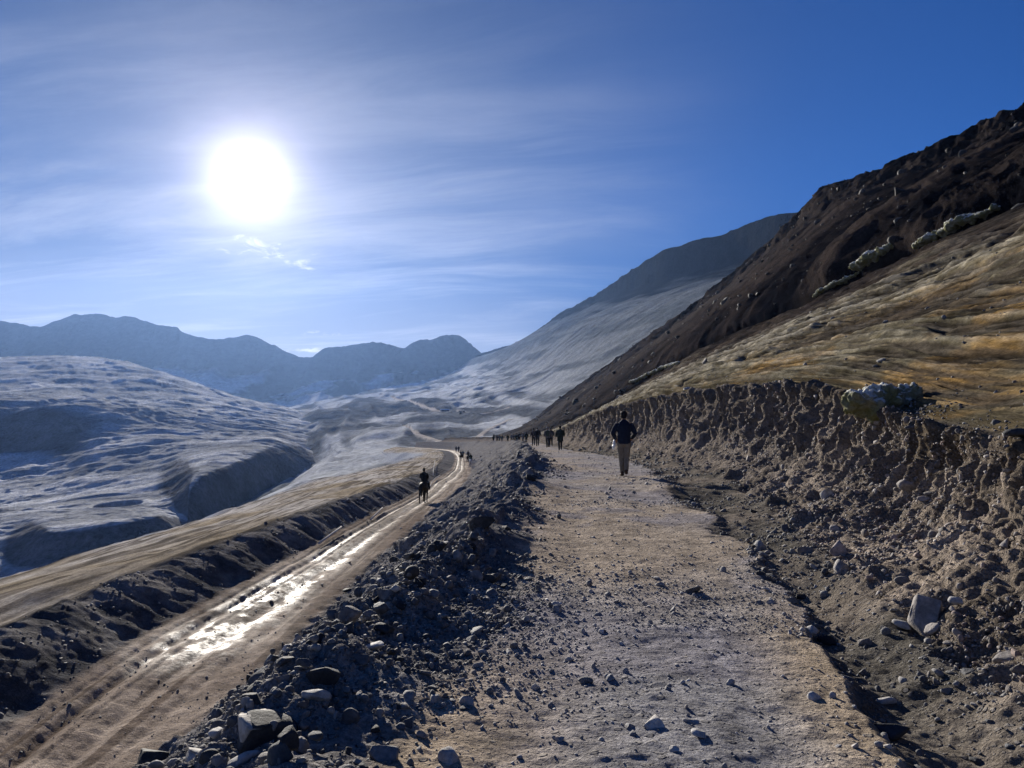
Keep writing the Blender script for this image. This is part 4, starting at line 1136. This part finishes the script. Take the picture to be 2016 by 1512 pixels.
outcrop(1245, 752, 1332, 712, 6, 'low pale outcrop at the foot of the black scree beyond the walker', 10)

# ------------------------------------------------------------------ pipes beside the lower road
m_pipe = plain_mat('weathered_white_pipe', (.50, .485, .46), .95, 20, .2, .004, 0.0)
def pipe(pts, r, label):
    ps = [place(px, py, 3.5, 5.6) + Vector((0, 0, r + up_ + .07)) for px, py, up_ in pts]
    c0_ = ps[0].copy(); bm = bmesh.new(); fine = []
    for a, b in zip(ps[:-1], ps[1:]): fine += [a.lerp(b, t) - c0_ for t in (0, .33, .66)]
    fine.append(ps[-1] - c0_); tube(bm, fine, [r] * len(fine), 12)
    me = bpy.data.meshes.new('pipe'); bm.to_mesh(me); bm.free(); me.materials.append(m_pipe)
    me.polygons.foreach_set('use_smooth', np.ones(len(me.polygons), bool))
    o_ = bpy.data.objects.new('pipe', me); COL.objects.link(o_); o_.location = c0_
    tag(o_, label, 'pipe', 'pale pipes lying beside the lower road')
pipe([(854, 936, .1), (855, 922, .3), (857, 909, .4), (864, 906, .4)], .045, 'bent white pipe sticking up beyond the nearest rider')
pipe([(848, 960, 0), (851, 950, .08), (859, 941, .1), (867, 935, .1)], .04, 'curved pale pipe at the road edge right of the nearest rider')
pipe([(730, 1028, 0.02), (753, 1006, .06)], .04, 'short pale pipe on the shaded bank, middle one along the lower road')
pipe([(628, 1076, 0.02), (672, 1046, .08)], .045, 'straight pale pipe on the shaded bank, closest one to the viewer')

# ------------------------------------------------------------------ far shelters
PX2, PY2 = proj(C_final)
def on_mtn(px, py):
    e = np.hypot(PX2 - px, PY2 - py) + C_final[..., 1] * .001
    return Vector(C_final[np.unravel_index(np.argmin(e), e.shape)])
def box(bm, c, s, rz=0):
    bmesh.ops.create_cube(bm, size=1.0, matrix=Matrix.Translation(Vector(c)) @ Matrix.Rotation(rz, 4, 'Z') @ Matrix.Diagonal((s[0], s[1], s[2], 1)))
def bmo(name, bm, mat, parent):
    me = bpy.data.meshes.new(name); bm.to_mesh(me); bm.free(); me.materials.append(mat)
    o_ = bpy.data.objects.new(name, me); COL.objects.link(o_); o_.parent = parent; return o_
m_wall = plain_mat('dull_wall', (.12, .11, .10), .9, 2.); m_roofw = plain_mat('white_sheet_roof', (.75, .76, .78), .5, 2.)
def shelter(px, py, L, Wd, H, roofm, label, rz):
    root = bpy.data.objects.new('shelter', None); COL.objects.link(root); root.location = on_mtn(px, py) - Vector((0, 0, .4)); root.rotation_euler = (0, 0, rz)
    bm = bmesh.new(); box(bm, (0, 0, H / 2), (L, Wd, H)); bmo('wall', bm, m_wall, root)
    bm = bmesh.new()
    v_ = [bm.verts.new(q) for q in ((-L * .55, -Wd * .6, H), (L * .55, -Wd * .6, H), (L * .55, Wd * .6, H), (-L * .55, Wd * .6, H), (-L * .55, 0, H * 1.45), (L * .55, 0, H * 1.45))]
    for f_ in ((0, 1, 5, 4), (2, 3, 4, 5), (0, 4, 3), (1, 2, 5), (3, 2, 1, 0)): bm.faces.new([v_[q] for q in f_])
    for v__ in v_: v__.co.z += .01
    bmo('roof', bm, roofm, root)
    bm = bmesh.new(); box(bm, (0, -Wd / 2 - .03, .9), (.9, .06, 1.8)); bmo('door', bm, cloth(BLACK), root)
    tag(root, label, 'hut', 'huts beside the far mountain road')
shelter(876, 811, 7.5, 3.5, 2.1, m_roofw, 'tiny hut with bright white roof at the far road junction', R(24))
shelter(906, 815, 2.2, 2.2, 2.2, m_wall, 'left one of two small dark huts right of the white roof', R(5))
shelter(913, 815, 2.0, 2.2, 2.2, m_wall, 'right one of two small dark huts right of the white roof', R(5))


# ------------------------------------------------------------------ haze
HAZE = 3.5e-5
m, T = new_mat('mountain_air')
vol = T.n('ShaderNodeVolumePrincipled', {'Color': (0.29, 0.50, 1.0, 1), 'Density': HAZE, 'Anisotropy': 0.6})
T.n('ShaderNodeOutputMaterial', {'Volume': vol.outputs[0]})
bm = bmesh.new(); bmesh.ops.create_cube(bm, size=1.0)
me = bpy.data.meshes.new('haze'); bm.to_mesh(me); bm.free(); me.materials.append(m)
o = bpy.data.objects.new('haze', me); COL.objects.link(o)
x0, x1, y0, y1, z0, z1 = -6200, 6200, -900, 3560, -330, 640
o.scale = (x1 - x0, y1 - y0, z1 - z0); o.location = ((x0 + x1) / 2, (y0 + y1) / 2, (z0 + z1) / 2)
tag(o, kind='stuff')
